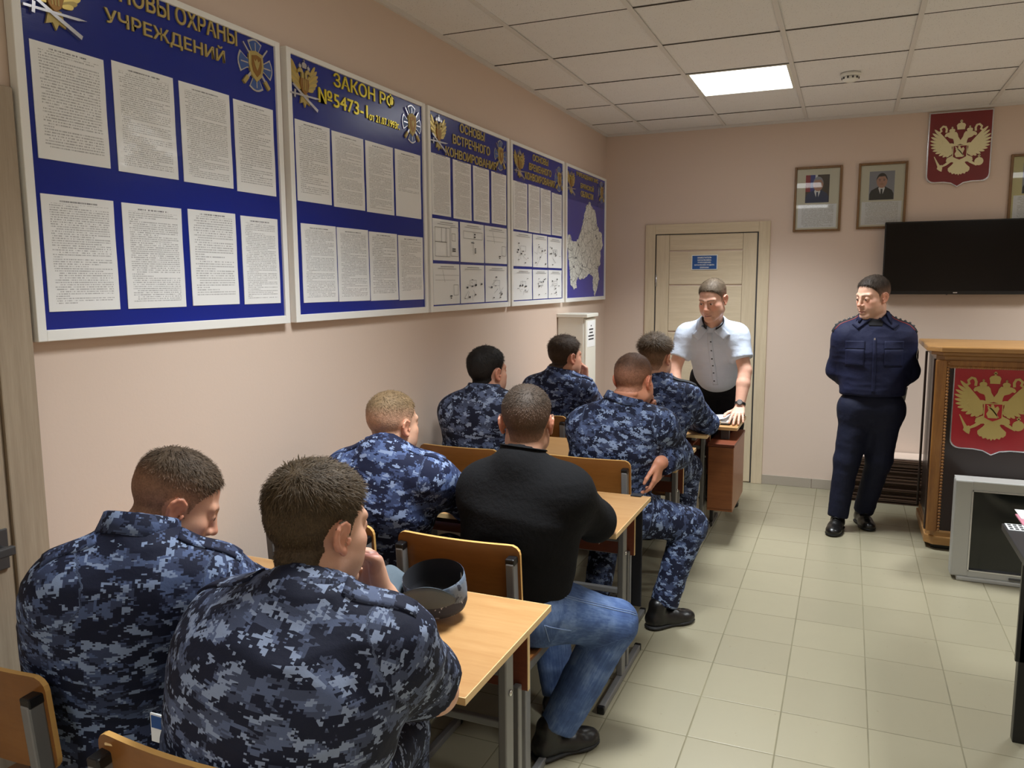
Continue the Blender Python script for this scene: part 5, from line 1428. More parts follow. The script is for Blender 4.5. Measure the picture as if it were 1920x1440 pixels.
def person(label, J, head, top='camo', bottom='camo', sleeve='short', cuff=1., bw=1., belly=.0, inflate=.016, hands=None, hunch=.03, collar=True, hem=-.03, seed=1., chest=1., arm=1., legw=1., hb=.0036, hc=.0065, group=None, neck_r=.06, tucked=False, seat=True, collar_kw=None, fwd=None, shoes=True, trunk=None, fold=.0065):
    """J: world joints. Returns root and surfaces used to attach straps and pockets"""
    J = {k: V(*p) for k, p in J.items()}
    P, N, SL, SR = J['P'], J['N'], J['SL'], J['SR']
    l = unit(SR-SL); u = unit(N-P); l = unit(l-u*(l@u)); f = np.cross(u, l)
    if fwd is not None: f = unit(V(*fwd)); l = unit(np.cross(f, u))
    root = tag(empty('person', (float(P[0]), float(P[1]), 0)), label, 'person', group)
    U = (SL+SR)/2; S0 = U-u*.03
    Wp = J['W'] if 'W' in J else P+(U-P)*.42-f*hunch*.6+f*.01
    Cc = J['C'] if 'C' in J else P+(U-P)*.78-f*hunch+f*.015
    arms = [('L', SL, J['EL'], J['WL']), ('R', SR, J['ER'], J['WR'])]
    # --- the body: head, neck, shoulders, arms and hands in one surface
    neck0 = N+f*.035-u*.02
    ops = head.ops(neck0, neck_r)
    ops += [('u', Cap(neck0-u*.01, S0-u*.05, .055, .085, n=f, q=.8), .03), ('u', Cap(SL, SR, .052), .04), ('u', Cap(S0, Cc, .12*bw, .125*bw, n=f, q=.66), .03), ('u', Cap(Cc, Wp, .125*bw, .115*bw, n=f, q=.7), .03), ('u', Cap(Wp, P, .11*bw, .125*bw, n=f, q=.75), .03)]
    for sd, S, E, W in arms:
        ops += [('u', Cap(S, E, .052*arm, .043*arm), .02), ('u', Cap(E, E+(W-E)*.35, .044*arm, .044*arm), .012), ('u', Cap(E+(W-E)*.35, W, .044*arm, .029*arm), .012)]
        hk = (hands or {}).get(sd)
        if hk: ops += hand_ops(W, *hk[:3], **(hk[3] if len(hk) > 3 else {}))
        else: ops += hand_ops(W, unit(W-E), (0,0,-1), (l if sd == 'L' else -l), 1., (.3,.35,.4,.45), .6)
    F, lo, n = field(ops, hb/QUAL); v, Q = surface(F, lo, hb/QUAL); v = relax(v, Q, 1, .5); Nn = normals(v, Q)
    to_mesh('body', v, Q, 'skin', root, {'Col': ('FLOAT_COLOR', head.colors(v))})
    head.hair_mesh(v, Q, Nn, root); head.eyes(root, getattr(head, 'gaze', (0,0)))
    # --- upper garment
    g = inflate; R0 = np.stack([l, f, u], 1); frames = [(P, R0)]
    T = trunk or (1.07, 1.07, 1.0)
    tops = [('u', Cap(P+u*hem*0+u*.02, Wp, .150*bw*T[0]+g, .148*bw*T[1]+g, n=f, q=.76), .0), ('u', Cap(Wp, Cc, .148*bw*T[1]+g, .162*bw*T[2]+g, n=f, q=.72), .05), ('u', Cap(Cc, S0, .160*bw*T[2]+g, .118*bw+g, n=f, q=.70), .07),
            ('u', Cap(SL, SR, .044+g), .085), ('u', Cap(N-u*.015+f*.02, SL+(SR-SL)*.10, .054+g*.6, .046+g), .05), ('u', Cap(N-u*.015+f*.02, SR+(SL-SR)*.10, .054+g*.6, .046+g), .05)]
    if belly: tops.append(('u', Ell(Wp+f*.06-u*.02, (.15*bw, .10+belly, .15), R0), .06))
    clip0 = [(P+u*hem, -u)]
    for t in tops[:1]: t[1].clip = clip0
    fid = 1
    for sd, S, E, W in arms:
        frames.append(limb_frame(S, E)); a = arm
        if sleeve == 'long':
            tops.append(('u', Cap(S, E, .050*a+g, .050*a+g, fr=fid), .075)); frames.append(limb_frame(E, W)); fid += 1
            ce = W-unit(W-E)*.012 if cuff == 1 else E+(W-E)*cuff
            tops.append(('u', Cap(E, W, .05*a+g, (.036*a+g*.8 if cuff == 1 else .048*a+g), clip=[(ce, unit(W-E))], fr=fid), .025))
        else:
            ce = S+(E-S)*sleeve if not isinstance(sleeve, str) else S+(E-S)*.86
            tops.append(('u', Cap(S, E, .052*a+g, .056*a+g*1.2, clip=[(ce, unit(E-S))], fr=fid), .07))
        fid += 1
    # neck opening
    tops.append(('s', Cap(N+f*.035-u*.03, head.w(0,-.02,-.03), neck_r+.004, neck_r+.012), .006))
    obj, bvh = cloth_solid('jacket' if sleeve == 'long' else 'shirt', tops, frames, hc, top, root, amp=fold, freq=(7,7,13), seed=seed, smooth=2, big=.010)
    if collar:
        kw = dict(h=.040, fall=.034, gap=60, flare=.007); kw.update(collar_kw or {})
        ax_ = unit(unit(head.w(0,-.03,-.04)-N+u*.02)+u*1.1); collar_mesh('collar', N+f*.038-u*.012, ax_, f, neck_r+.008, top, root, **kw)
    # --- trousers and shoes
    HL, HR = J.get('HL', P-l*.088), J.get('HR', P+l*.088)
    kt = .014; fr2 = [(P, R0)]; bops = [('u', Cap(HL, HR, .104*max(bw, .95)+kt), 0), ('u', Cap(P+u*.02, P+u*(.17 if not tucked else .2), .128*bw+kt, .12*bw+kt, n=f, q=.78, clip=[(P+u*J.get('belt', V(.12))[0] if 'belt' in J else P+u*.13, u)]), .04)]
    for i, (H_, K, A) in enumerate(((HL, J['KL'], J['AL']), (HR, J['KR'], J['AR']))):
        fr2 += [limb_frame(H_, K, (1,0,0)), limb_frame(K, A, (1,0,0))]
        bops += [('u', Cap(H_, K, .092*legw+kt, .060*legw+kt, fr=1+2*i), .05), ('u', Cap(K, A, .059*legw+kt, .046*legw+kt*1.1, clip=[(A+unit(A-K)*.015, unit(A-K))], fr=2+2*i), .03)]
    ob2, bvh2 = cloth_solid('trousers', bops, fr2, .0075, bottom, root, amp=max(fold*.9, .005), freq=(9,9,12), seed=seed+4, smooth=2, big=.006)
    if shoes:
        for k in ('L', 'R'):
            if 'heel'+k in J: shoe(root, J['heel'+k], J['toe'+k])
    return dict(root=root, top=obj, bvh=bvh, bvh2=bvh2, f=f, l=l, u=u, J=J, trousers=ob2, N=N)

def shoulder_strap(p, side, material='navy_cloth_dark', w=.048, frac=(.30, 1.02), th=.004):
    S = p['J']['S'+side]; N = p['N']; a = N+(S-N)*frac[0]; b = N+(S-N)*frac[1]; c = (a+b)/2; d = unit(b-a); up = unit(p['u']*.75+d*0+V(0,0,.6)); up = unit(up-d*(up@d)); across = np.cross(up, d)
    o = patch('shoulder_strap', p['bvh'], c, across, d, w, float(np.linalg.norm(b-a)), material, p['root'], th=th, nrm=up, nu=6, nv=12)
    return o, c, d, across, up
# ---- the people in the room
def seated_feet(J, l=None):
    return J
GRP = None
# 1: nearest man by the wall
def p1():
    J = dict(P=(.40,-5.27,.575), N=(.535,-5.345,1.065), SL=(.438,-5.43,.99), SR=(.65,-5.235,.955), W=(.405,-5.295,.73), C=(.465,-5.325,.87),
             EL=(.26,-5.16,.81), WL=(.42,-4.95,.80), ER=(.70,-5.0,.81), WR=(.60,-4.85,.80),
             KL=(.25,-4.97,.53), KR=(.47,-4.95,.53), AL=(.24,-4.92,.10), AR=(.48,-4.90,.10), heelL=(.24,-4.98), toeL=(.22,-4.71), heelR=(.48,-4.96), toeR=(.50,-4.69))
    h = Head((.512,-5.215,1.12), -35, 30, 0, sc=.97, hair=(88,72,56), side=.38, top_len=.012, side_len=.0012, skin=(206,158,132), strands=5200, lids=.15)
    p = person('person in camouflage with head bowed, nearest the wall, shaved sides', J, h, top='camo', bottom='camo_grey', bw=1.08, sleeve='short', hunch=.05, seed=1., group=GRP, hb=.0034, hc=.006, collar_kw=dict(h=.055, fall=.045))
    shoulder_strap(p, 'L', 'camo'); shoulder_strap(p, 'R', 'camo')
    m = MB().mat(0).box((.632,-5.422,.690), (.674,-5.418,.752), bev=.001).mat(1).box((.636,-5.4235,.722), (.670,-5.4215,.748), rot=None)
    m.build('id_card', ['paper', 'label_blue'], p['root'])
    return p
def p2():
    J = dict(P=(.925,-5.40,.58), N=(1.045,-5.455,1.065), SL=(.86,-5.43,.965), SR=(1.185,-5.375,.975), W=(.955,-5.44,.75), C=(1.01,-5.455,.89),
             EL=(.80,-5.13,.81), WL=(.90,-5.06,.80), ER=(1.165,-5.185,.79), WR=(1.045,-5.185,.975),
             HL=(.83,-5.38,.56), HR=(.985,-5.37,.56), KL=(.76,-4.97,.53), KR=(.94,-4.97,.53), AL=(.75,-4.93,.10), AR=(.94,-4.93,.10), heelL=(.75,-4.99), toeL=(.74,-4.72), heelR=(.94,-4.99), toeR=(.95,-4.72))
    h = Head((1.008,-5.345,1.160), -14, 8, 0, sc=.98, hair=(92,76,56), side=.92, top_len=.017, side_len=.005, skin=(212,166,140), strands=9000, nape=-.062)
    p = person('person in camouflage resting chin on fist, nearest the aisle behind the cap', J, h, top='camo_grey', bottom='camo_grey', bw=1.14, sleeve=.70, hunch=.04, seed=2., group=GRP, hb=.0032, hc=.0055, arm=1.06,
               hands={'L': ((.6,.3,-.1), (0,-.1,-1), (0,1,0), {}), 'R': ((-.3,-.02,.95), (-.5,-.75,-.1), (-.5,.4,.3), dict(curl=(.55,.6,.62,.62), thumb=.7))})
    shoulder_strap(p, 'R', 'camo_grey'); shoulder_strap(p, 'L', 'camo_grey')
    return p
def p3():
    J = dict(P=(.345,-4.20,.575), N=(.478,-4.275,1.045), SL=(.325,-4.275,.95), SR=(.630,-4.205,.955), EL=(.22,-4.0,.81), WL=(.38,-3.80,.80), ER=(.665,-3.98,.81), WR=(.52,-3.80,.80),
             KL=(.24,-3.78,.53), KR=(.45,-3.77,.53), AL=(.24,-3.74,.10), AR=(.46,-3.72,.10), heelL=(.24,-3.80), toeL=(.23,-3.53), heelR=(.46,-3.78), toeR=(.47,-3.51))
    h = Head((.450,-4.165,1.122), -16, 4, 0, sc=.95, hair=(134,110,80), side=.14, top_len=.008, side_len=.0008, skin=(212,166,138), strands=4200)
    p = person('fair-haired person in camouflage with shaved sides, arm along the wall-side desk', J, h, top='camo_blue', bottom='camo_blue', bw=.98, sleeve='long', seed=3., group=GRP, hc=.006)
    shoulder_strap(p, 'R', 'camo_blue'); shoulder_strap(p, 'L', 'camo_blue')
    return p
def p4():
    J = dict(P=(.925,-4.195,.575), N=(.968,-4.265,1.055), SL=(.83,-4.225,.945), SR=(1.110,-4.205,.955), EL=(.78,-3.99,.815), WL=(.95,-3.84,.80), ER=(1.135,-3.985,.805), WR=(.99,-3.86,.80),
             HR=(1.0,-4.20,.555), HL=(.85,-4.18,.555), KL=(.86,-3.77,.53), KR=(1.215,-4.01,.462), AL=(.97,-3.88,.10), AR=(1.055,-4.115,.11), heelL=(.95,-3.95), toeL=(1.0,-3.69), heelR=(.985,-4.195), toeR=(1.155,-3.985))
    h = Head((.958,-4.165,1.162), 17, 2, 0, sc=1.0, hair=(66,54,44), side=.86, top_len=.008, side_len=.0035, skin=(200,152,126), strands=6000, nape=-.05)
    p = person('person in a black fleece and blue jeans with one leg out in the aisle', J, h, top='fleece', bottom='denim', bw=.98, sleeve='long', seed=4., group=GRP, collar_kw=dict(h=.046, fall=.0, flare=-.004, gap=40), inflate=.02, fold=.003, legw=1.08, hem=-.07, trunk=(1.12,1.12,1.0))
    J = p['J']; H_, K = J['HR'], J['KR']; d = unit(K-H_); z = V(0,0,1)
    def seam(name, pts, n_, b, material='denim_seam', r=.0016):
        out = []
        for q in pts:
            hit = b.ray_cast(Vector((q+n_*.25).tolist()), -Vector(n_.tolist()), .5)
            if hit[0] is not None: out.append(hit[0]+Vector(n_.tolist())*.0006)
        if len(out) > 2: MB().tube(out, r, 6).build(name, material, p['trousers'] if b is p['bvh2'] else p['top'])
    n_ = unit(np.cross(d, z)*.75+z*.55-V(0,.35,0)); up = unit(np.cross(n_, d))
    for off in (.0, .007): seam('seam', [H_+d*t+up*(.035+off-.02*t) for t in np.linspace(-.02,.40,26)], n_, p['bvh2'])
    n2 = unit(np.cross(d, z)*.9-V(0,.5,0)+z*.05)
    seam('pocket_seam', [H_+d*(.02+t)+z*(-.005-.11*t) for t in np.linspace(0,.10,10)], n2, p['bvh2'])
    seam('pocket_seam', [H_+d*(.02+.02*t)+z*(-.005-.06*t) for t in np.linspace(0,1,8)], n2, p['bvh2'])
    return p
def p5():
    J = dict(P=(.228,-3.00,.575), W=(.235,-3.03,.76), C=(.27,-3.05,.92), N=(.305,-3.115,1.095), SL=(.15,-3.105,.99), SR=(.445,-3.055,1.0), EL=(.12,-2.92,.83), WL=(.28,-2.75,.80), ER=(.47,-2.88,.82), WR=(.34,-2.73,.80),
             KL=(.15,-2.66,.53), KR=(.35,-2.66,.53), AL=(.14,-2.62,.10), AR=(.35,-2.60,.10), heelL=(.14,-2.68), toeL=(.14,-2.41), heelR=(.35,-2.66), toeR=(.36,-2.39))
    h = Head((.302,-3.045,1.182), -20, 0, 0, sc=1.0, hair=(34,30,28), side=.95, top_len=.014, side_len=.006, skin=(200,152,128), strands=3600)
    p = person('black-haired person in camouflage seated upright beside the wall', J, h, top='camo_grey', bottom='camo_grey', bw=1.0, sleeve='long', seed=5., group=GRP)
    return p
def p6():
    J = dict(P=(.90,-2.97,.575), N=(.985,-3.06,1.07), SL=(.80,-3.05,.955), SR=(1.145,-2.99,.965), W=(.905,-3.0,.74), C=(.95,-3.02,.88), EL=(.84,-2.80,.81), WL=(1.02,-2.87,1.0), ER=(1.195,-2.84,.815), WR=(1.150,-3.035,.805),
             HR=(1.0,-3.02,.555), KL=(.84,-2.68,.53), KR=(1.265,-2.875,.482), AL=(.83,-2.93,.11), AR=(1.17,-2.945,.12), heelL=(.83,-3.0), toeL=(.85,-2.73), heelR=(1.10,-3.03), toeR=(1.285,-2.83))
    h = Head((1.013,-2.985,1.165), -12, 6, 0, sc=1.02, fat=1., hair=(96,68,52), side=.6, top_len=.006, side_len=.003, skin=(204,142,114), strands=3600, nape=-.045)
    p = person('stout person in camouflage with hand at the mouth and boot in the aisle', J, h, top='camo', bottom='camo', bw=1.1, sleeve='long', cuff=.88, seed=6., group=GRP, neck_r=.068, arm=1.08, legw=1.05,
               hands={'L': ((.5,-.1,.8), (0,-.9,.2), (-.2,.5,.5), dict(curl=(.5,.55,.6,.6), thumb=.6)), 'R': ((-.12,-.12,-.95), (-.9,.2,.1), (.1,-.9,0), dict(sc=.9, curl=(.2,.25,.32,.36), thumb=.4))})
    return p
def p7():
    J = dict(P=(.235,-1.98,.575), W=(.25,-2.01,.76), C=(.28,-2.05,.9), N=(.335,-2.10,1.07), SL=(.195,-2.10,.965), SR=(.475,-2.045,.97), EL=(.14,-1.88,.81), WL=(.30,-1.72,.80), ER=(.50,-1.83,.815), WR=(.435,-1.90,1.015),
             KL=(.14,-1.66,.53), KR=(.34,-1.66,.53), AL=(.14,-1.62,.10), AR=(.35,-1.60,.10), heelL=(.14,-1.70), toeL=(.14,-1.43), heelR=(.35,-1.68), toeR=(.36,-1.41))
    h = Head((.352,-2.035,1.168), -32, 2, 0, sc=1.02, fat=.6, hair=(72,58,46), side=.9, top_len=.02, side_len=.005, skin=(206,152,126), strands=3000)
    p = person('person in camouflage seated just before the white locker, hand on mouth', J, h, top='camo_blue', bottom='camo_blue', bw=1.02, sleeve='long', seed=7., group=GRP,
               hands={'R': ((-.1,.05,.95), (-.7,-.6,0), (-.5,.6,.2), dict(curl=(.4,.5,.55,.6), thumb=.5))})
    shoulder_strap(p, 'R', 'camo_blue')
    return p
def p8():
    J = dict(P=(.86,-2.10,.575), N=(.955,-2.19,1.07), SL=(.81,-2.19,.965), SR=(1.105,-2.13,.98), EL=(.80,-1.92,.81), WL=(.96,-1.76,.80), ER=(1.185,-1.945,.81), WR=(1.03,-1.80,.80),
             HR=(.95,-2.10,.555), KL=(.80,-1.70,.53), KR=(1.075,-1.86,.52), AL=(.80,-1.68,.10), AR=(1.05,-1.95,.11), heelL=(.80,-1.75), toeL=(.80,-1.48), heelR=(1.04,-2.03), toeR=(1.10,-1.77))
    h = Head((.922,-2.125,1.188), -14, 0, 0, sc=1.0, hair=(98,78,56), side=.8, top_len=.030, side_len=.004, skin=(210,162,136), strands=4200, lift=.3)
    p = person('person in camouflage with tousled light brown hair, seated closest to the white shirt man', J, h, top='camo_blue', bottom='camo_grey', bw=1.02, sleeve='long', seed=8., group=GRP)
    shoulder_strap(p, 'R', 'navy_cloth_dark')
    return p
def p9():
    J = dict(P=(1.085,-.80,.93), N=(1.075,-1.115,1.375), SL=(1.235,-1.09,1.262), SR=(.90,-1.09,1.258), EL=(1.300,-1.155,1.035), WL=(1.285,-1.265,.80), ER=(.835,-1.15,1.03), WR=(.865,-1.265,.80), W=(1.085,-.90,1.04), C=(1.075,-1.02,1.18),
             KL=(1.165,-.66,.50), KR=(1.005,-.62,.50), AL=(1.17,-.60,.09), AR=(1.0,-.50,.09), heelL=(1.17,-.54), toeL=(1.19,-.81), heelR=(1.0,-.44), toeR=(.98,-.71))
    h = Head((1.090,-1.225,1.500), 163, 20, 0, sc=1.04, fat=.35, hair=(86,72,56), side=.62, top_len=.010, side_len=.003, skin=(210,164,142), strands=3600, lids=.45)
    h.gaze = (.25, -.15)
    p = person('person in a white short-sleeved shirt leaning on the front desk by the door', J, h, top='white_shirt', bottom='dark_trousers', bw=.94, belly=.012, sleeve=.66, seed=9., inflate=.014, hc=.006, hb=.0032, hem=.05, tucked=True, fold=.0055, trunk=(1.0,1.02,1.05),
               collar=False, hands={'L': ((0,-.95,-.28), (0,.1,-1), (-1,0,0), dict(curl=(.1,.1,.12,.14), thumb=.15, spread=.1)), 'R': ((0,-.95,-.28), (0,.1,-1), (1,0,0), dict(curl=(.1,.1,.12,.14), thumb=.15, spread=.1))})
    r, J, f, l, u = p['root'], p['J'], p['f'], p['l'], p['u']
    ax_ = unit(h.w(0,-.02,-.05)-p['N']); base = p['N']+f*.045-u*.018
    collar_mesh('collar_lining', base, ax_, f, .062, 'navy_cloth_dark', r, h=.050, fall=.0, flare=-.004, gap=54)
    collar_mesh('collar', base, ax_, f, .066, 'white_shirt', r, h=.046, fall=.062, flare=.026, gap=108)
    nf = unit(f+u*.6)
    for sx in (-1, 1):
        a = unit(l*sx*.62-u*.6+f*.3); bdir = unit(np.cross(nf, a)); c = p['N']+l*sx*.072+f*.090-u*.045
        patch('collar_wing', p['bvh'], c, a, bdir if sx < 0 else -bdir, .092, .056, 'white_shirt', r, th=.009, nrm=nf, nu=6, nv=6, reach=.12)
    # buttoned front
    up = unit(J['C']-J['W']); 
    for k in range(6):
        c = J['W']+(p['N']-J['W'])*(.02+.155*k)+f*.16
        hit = p['bvh'].ray_cast(Vector(c.tolist())+Vector(f.tolist())*.15, -Vector(f.tolist()), .5)
        if hit[0] is not None:
            m = MB(); q = Vector(hit[0]); fv = Vector(f.tolist()); m.prism(ellipse(0, 0, .0058, .0058, 14), .003, frame4(q, Vector(l.tolist()), Vector(u.tolist()), fv)); m.build('button', 'navy_cloth_dark', r)
    c = J['W']+(p['N']-J['W'])*.42+f*.1; patch('placket', p['bvh'], c, l, up, .034, .40, 'white_shirt', r, th=.0016, nrm=f, nu=3, nv=24, reach=.3)
    # belt and watch
    W = J['WL']; d = unit(J['EL']-W); wc = W+d*.03
    b = MB(); R = limb_frame(wc, wc+d); X, Y = R[1][:,0], R[1][:,1]
    b.tube([Vector((wc+X*math.cos(2*PI*k/24)*.033+Y*math.sin(2*PI*k/24)*.033).tolist()) for k in range(25)], .006, 8, ell=(.45, 1.5))
    w_ = b.build('watch', 'belt_black', r)
    out = unit(V(0,-.95,.35)-d*float(V(0,-.95,.35)@d)); cc = wc+out*.030; e1 = np.cross(out, d)
    MB().prism(ellipse(0,0,.019,.019,24), .011, frame4(cc.tolist(), e1.tolist(), d.tolist(), out.tolist()), bev=.002).build('watch_case', 'steel_dark', w_)
    MB().prism(ellipse(0,0,.0145,.0145,24), .0006, frame4((cc+out*.0112).tolist(), e1.tolist(), d.tolist(), out.tolist())).build('watch_dial', 'silver', w_)
    return p
def p10():
    J = dict(P=(2.075,-.985,.835), N=(2.066,-.955,1.395), SL=(2.225,-.975,1.262), SR=(1.905,-.985,1.262), EL=(2.272,-.90,1.045), WL=(2.13,-.835,.87), ER=(1.862,-.91,1.045), WR=(2.02,-.83,.88), W=(2.07,-.975,1.02), C=(2.066,-.985,1.17),
             HL=(2.150,-.985,.80), HR=(1.995,-.985,.80), KL=(2.135,-.965,.46), KR=(1.945,-1.03,.46), AL=(2.065,-.865,.10), AR=(1.905,-1.06,.10), heelL=(2.035,-.79), toeL=(2.105,-1.04), heelR=(1.915,-.99), toeR=(1.875,-1.25))
    h = Head((2.050,-1.005,1.513), 134, 10, 0, sc=1.05, fat=.35, hair=(62,52,44), side=.78, top_len=.013, side_len=.004, skin=(212,168,144), strands=3600, lids=.18)
    h.gaze = (.0, -.3)
    p = person('person in a dark navy uniform standing by the back wall with hands behind', J, h, top='navy_cloth', bottom='navy_trousers', bw=.98, sleeve='long', seed=10., inflate=.024, hc=.0062, hb=.0032, hem=.06, hunch=0., arm=.97, legw=1.06, collar_kw=dict(h=.044, fall=.066, flare=.036, gap=104), trunk=(1.16,1.10,1.04), fold=.006,
               hands={'L': ((-.9,.1,-.4), (0,-1,0), (0,.0,1), dict(curl=(.3,.35,.4,.4))), 'R': ((.9,.1,-.4), (0,-1,0), (0,.0,1), dict(curl=(.3,.35,.4,.4)))})
    r, J, f, l, u, bv = p['root'], p['J'], p['f'], p['l'], p['u'], p['bvh']
    # tee shirt at the throat
    N_ = p['N']; nf = unit(f+u*.55)
    patch('tee_shirt', bv, N_+f*.100-u*.030, l, unit(u-f*.45), .075, .075, 'navy_cloth_dark', r, th=.002, nrm=nf, taper=1.5, reach=.12)
    for sx in (-1, 1):
        a = unit(l*sx*.75-u*.55+f*.25); bdir = unit(np.cross(nf, a)); c = N_+l*sx*.082+f*.095-u*.042
        patch('collar_wing', bv, c, a, bdir if sx < 0 else -bdir, .095, .052, 'navy_cloth', r, th=.009, nrm=nf, nu=6, nv=6, reach=.12)
    for sx in (-1, 1):
        c = J['C']+l*.112*sx+u*.045; patch('pocket_flap', bv, c, l, u, .112, .05, 'navy_cloth', r, th=.004, nrm=f, reach=.3)
        c = J['C']+l*.112*sx-u*.035; patch('chest_pocket', bv, c, l, u, .108, .11, 'navy_cloth', r, th=.0025, nrm=f, reach=.3)
    c = J['C']-u*.085; patch('zip_strip', bv, c, l, u, .020, .34, 'navy_cloth', r, th=.0018, nrm=f, nu=2, nv=24, reach=.3)
    q = bv.ray_cast(Vector((J['C']+u*.085+f*.3).tolist()), -Vector(f.tolist()), .6)
    if q[0] is not None: MB().box(tuple(Vector(q[0])+Vector((-.004,-.006,-.016))), tuple(Vector(q[0])+Vector((.004,.002,.004))), bev=.001).build('zip_pull', 'silver', r)
    # waistband
    for sd in 'LR':
        o, c, d, ac, up = shoulder_strap(p, sd, 'navy_cloth_dark', w=.052, frac=(.28, 1.22), th=.006)
        oo = patch('strap_piping', bv, c, ac, d, .058, .16, 'red_piping', r, th=.003, nrm=up, nu=6, nv=12)
        for k in range(5):
            cc = c+d*(.055-.028*k); hh = bv.ray_cast(Vector((cc+up*.1).tolist()), -Vector(up.tolist()), .3)
            if hh[0] is not None: MB().lathe([(.0085,-.001),(.0085,.004),(.004,.009),(.001,.010)], Vector(hh[0])+Vector(up.tolist())*.006, 10).build('strap_star', 'steel_dark', r)
    S, E = J['SL'], J['EL']; c = S+(E-S)*.48; out = unit(l*-1 if float((S-J['SR'])@l) < 0 else l); out = unit(out+f*.25)
    d = unit(E-S); patch('sleeve_badge', bv, c, np.cross(out, d)*-1, -d, .062, .078, 'silver', r, th=.002, nrm=out, shape='disc', reach=.15)
    patch('badge_center', bv, c, np.cross(out, d)*-1, -d, .048, .064, 'navy_cloth_dark', r, th=.0032, nrm=out, shape='disc', reach=.15)
    return p
PEOPLE = [p1, p2, p3, p4, p5, p6, p7, p8, p9, p10]
import time as _t
for fn in PEOPLE:
    t0 = _t.time(); fn(); print(fn.__name__, round(_t.time()-t0, 1), 's')
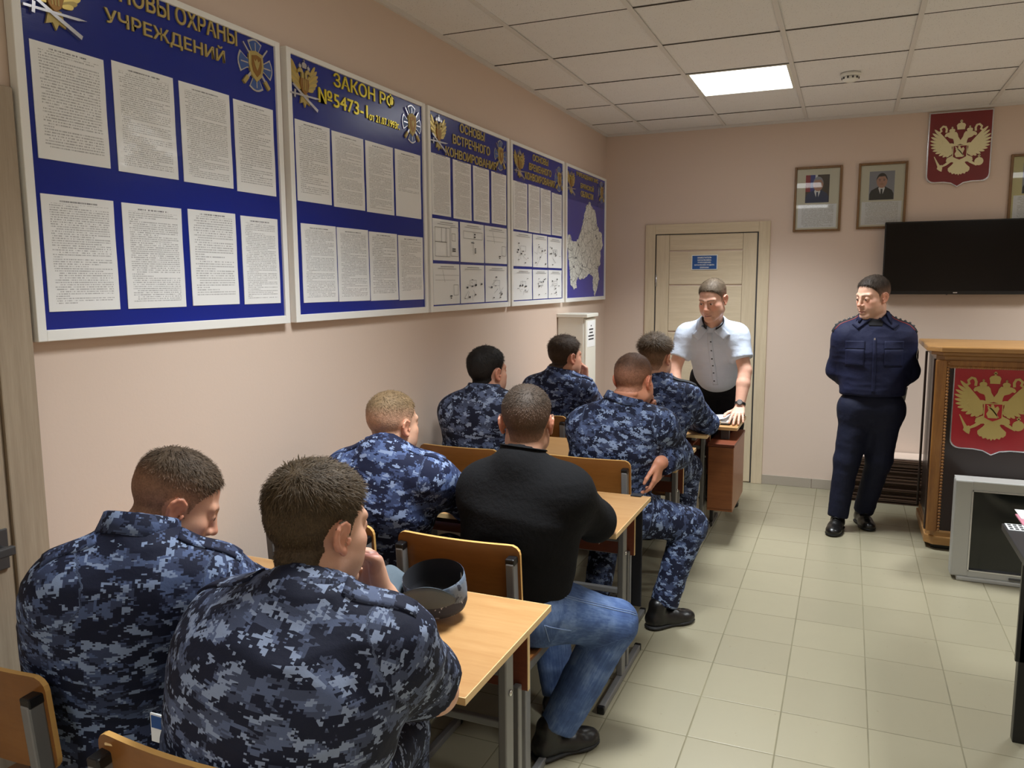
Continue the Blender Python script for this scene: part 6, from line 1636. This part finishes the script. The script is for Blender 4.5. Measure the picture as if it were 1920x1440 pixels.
# ------------------------------------------------------------------ uniform cap on the nearest desk
def cap():
    c = V(.950,-4.768,.7525); yaw = math.radians(-8)
    t = tag(empty('uniform_cap', tuple(map(float, c))), 'grey camouflage uniform cap lying upside down on the nearest desk', 'cap')
    R = np.array(Matrix.Rotation(yaw, 3, 'Z') @ Matrix.Rotation(math.radians(15), 3, 'X'), np.float32)
    W = lambda p: tuple(map(float, c+R@V(*p)*.9+V(0,0,.024)))
    n = 56; vs, fs = [], []
    def ring(rx, ry, z, wob=0., dip=0.):
        return [((rx+wob*math.sin(3*a+1))*math.cos(a), (ry+wob*math.sin(2*a))*math.sin(a), z+dip*math.cos(a*2+.6)) for a in [2*PI*k/n for k in range(n)]]
    rings = [ring(.02,.02,.002), ring(.06,.05,.0), ring(.082,.07,.004,.002), ring(.089,.079,.02,.002), ring(.092,.083,.05,.003), ring(.094,.086,.085,.002), ring(.0935,.0855,.103,.001),
             ring(.0915,.0835,.105,.001), ring(.0905,.0825,.10,.001), ring(.089,.08,.05,.002), ring(.085,.075,.022,.002), ring(.06,.05,.012), ring(.02,.02,.012)]
    def mk(name, rs, material, smooth=True, parent=t):
        v = [W(p) for r in rs for p in r]; f = []
        for i in range(len(rs)-1):
            for k in range(n): f.append((i*n+k, i*n+(k+1) % n, (i+1)*n+(k+1) % n, (i+1)*n+k))
        me = bpy.data.meshes.new(name); me.from_pydata(v, [], f+([tuple(range(n))[::-1]] if name == 'crown' else [tuple((len(rs)-1)*n+k for k in range(n))]))
        a = me.attributes.new('cloth', 'FLOAT_VECTOR', 'POINT'); a.data.foreach_set('vector', np.array([p for r in rs for p in r], np.float32).ravel())
        me.update(); return link_mesh(name, me, material, parent, smooth=smooth)
    mk('crown', rings[:8], 'camo_cap'); mk('lining', rings[7:], 'cap_lining')
    # ear flaps folded up round the band, and the peak
    def band(name, a0, a1, hfun, r0, flare, material, m=26, th=.004):
        v, f, cl = [], [], []
        for i in range(m+1):
            a = math.radians(a0+(a1-a0)*i/m); q = i/m; zt = hfun(q)
            for j in range(5):
                s_ = j/4; z = .052+(zt-.052)*s_; rr = r0+flare*s_**1.5
                for o in (0, th): v.append((( .092+rr+o)*math.cos(a), (.083+rr+o)*math.sin(a), z+.002*(o > 0)))
        def id_(i, j, o): return (i*5+j)*2+o
        for i in range(m):
            for j in range(4):
                f.append((id_(i,j,1), id_(i+1,j,1), id_(i+1,j+1,1), id_(i,j+1,1))); f.append((id_(i,j,0), id_(i,j+1,0), id_(i+1,j+1,0), id_(i+1,j,0)))
            f.append((id_(i,4,1), id_(i+1,4,1), id_(i+1,4,0), id_(i,4,0))); f.append((id_(i,0,0), id_(i+1,0,0), id_(i+1,0,1), id_(i,0,1)))
        for i in (0, m):
            for j in range(4): f.append((id_(i,j,0), id_(i,j,1), id_(i,j+1,1), id_(i,j+1,0)))
        me = bpy.data.meshes.new(name); me.from_pydata([W(p) for p in v], [], f); a = me.attributes.new('cloth', 'FLOAT_VECTOR', 'POINT'); a.data.foreach_set('vector', np.array(v, np.float32).ravel())
        me.update(); return link_mesh(name, me, material, t, smooth=True)
    band('peak', 168, 228, lambda q: .056+.068*math.sin(PI*q)**.6, .004, .050, 'cap_cloth')
    band('ear_flap', 228, 338, lambda q: .07+.062*math.sin(PI*q**1.35)**.8, .003, .010, 'cap_cloth')
    b = MB().lathe([(.012, 0), (.012, .004), (.009, .006), (.004, .0055)], (0,0,0), 20); 
    M4 = Matrix.Translation(W((-.048, -.083, .045))) @ (Matrix.Rotation(yaw, 4, 'Z') @ Matrix.Rotation(math.radians(-32), 4, 'Z') @ Matrix.Rotation(math.radians(90), 4, 'X'))
    bmesh.ops.transform(b.bm, matrix=M4, verts=b.bm.verts); b.build('button', 'button_brown', t)
    MB().box(W((.045,.066,.06)), tuple(np.array(W((.045,.066,.06)))+np.array((.008,.003,.022)))).build('size_tag', 'paper', t)
camo_material('camo_cap', (58,64,80), (116,128,144), (96,108,124), (164,174,194), cell=(.002,.002,.0015), blob=(13.,13.,15.))
cloth_material('cap_cloth', (98,110,120), (80,92,102), .8, .3)
cap()

# dark folded cloth hanging at the end of the second desk
m = MB().box((1.122,-3.408,.27), (1.166,-3.398,.7545), bev=.004).box((1.126,-3.396,.31), (1.162,-3.388,.70), bev=.003).box((1.122,-3.44,.7505), (1.166,-3.40,.7555), bev=.002)
o = m.build('hanging_strap', 'strap_cloth') if 'strap_cloth' in M else m.build('hanging_strap', 'navy_cloth_dark')
tag(o, 'dark folded strap hanging over the end of the desk before the black fleece', 'strap')

o = MB().box((2.155,-.795,.845), (2.285,-.785,.935), bev=.001, rot=Matrix.Rotation(.12, 3, 'Y')).build('folder', 'silver_plastic')
tag(o, 'small grey folder in the hands of the person in navy, behind the hip', 'folder')
# ------------------------------------------------------------------ light of the room
w = bpy.data.worlds.new('world'); scene.world = w; w.use_nodes = True
w.node_tree.nodes['Background'].inputs[0].default_value = (.9, .92, 1., 1); w.node_tree.nodes['Background'].inputs[1].default_value = .02
EXPO = 0.62
vs_ = scene.view_settings; vs_.view_transform = 'Standard'; vs_.look = 'None'; vs_.exposure = EXPO; vs_.gamma = 1.
vs_.use_curve_mapping = False
scene.cycles.max_bounces = 8; scene.cycles.diffuse_bounces = 4; scene.cycles.glossy_bounces = 4
scene.cycles.sample_clamp_indirect = 6.
scene.cycles.use_denoising = True
scene.cycles.use_adaptive_sampling = True; scene.cycles.adaptive_threshold = .02
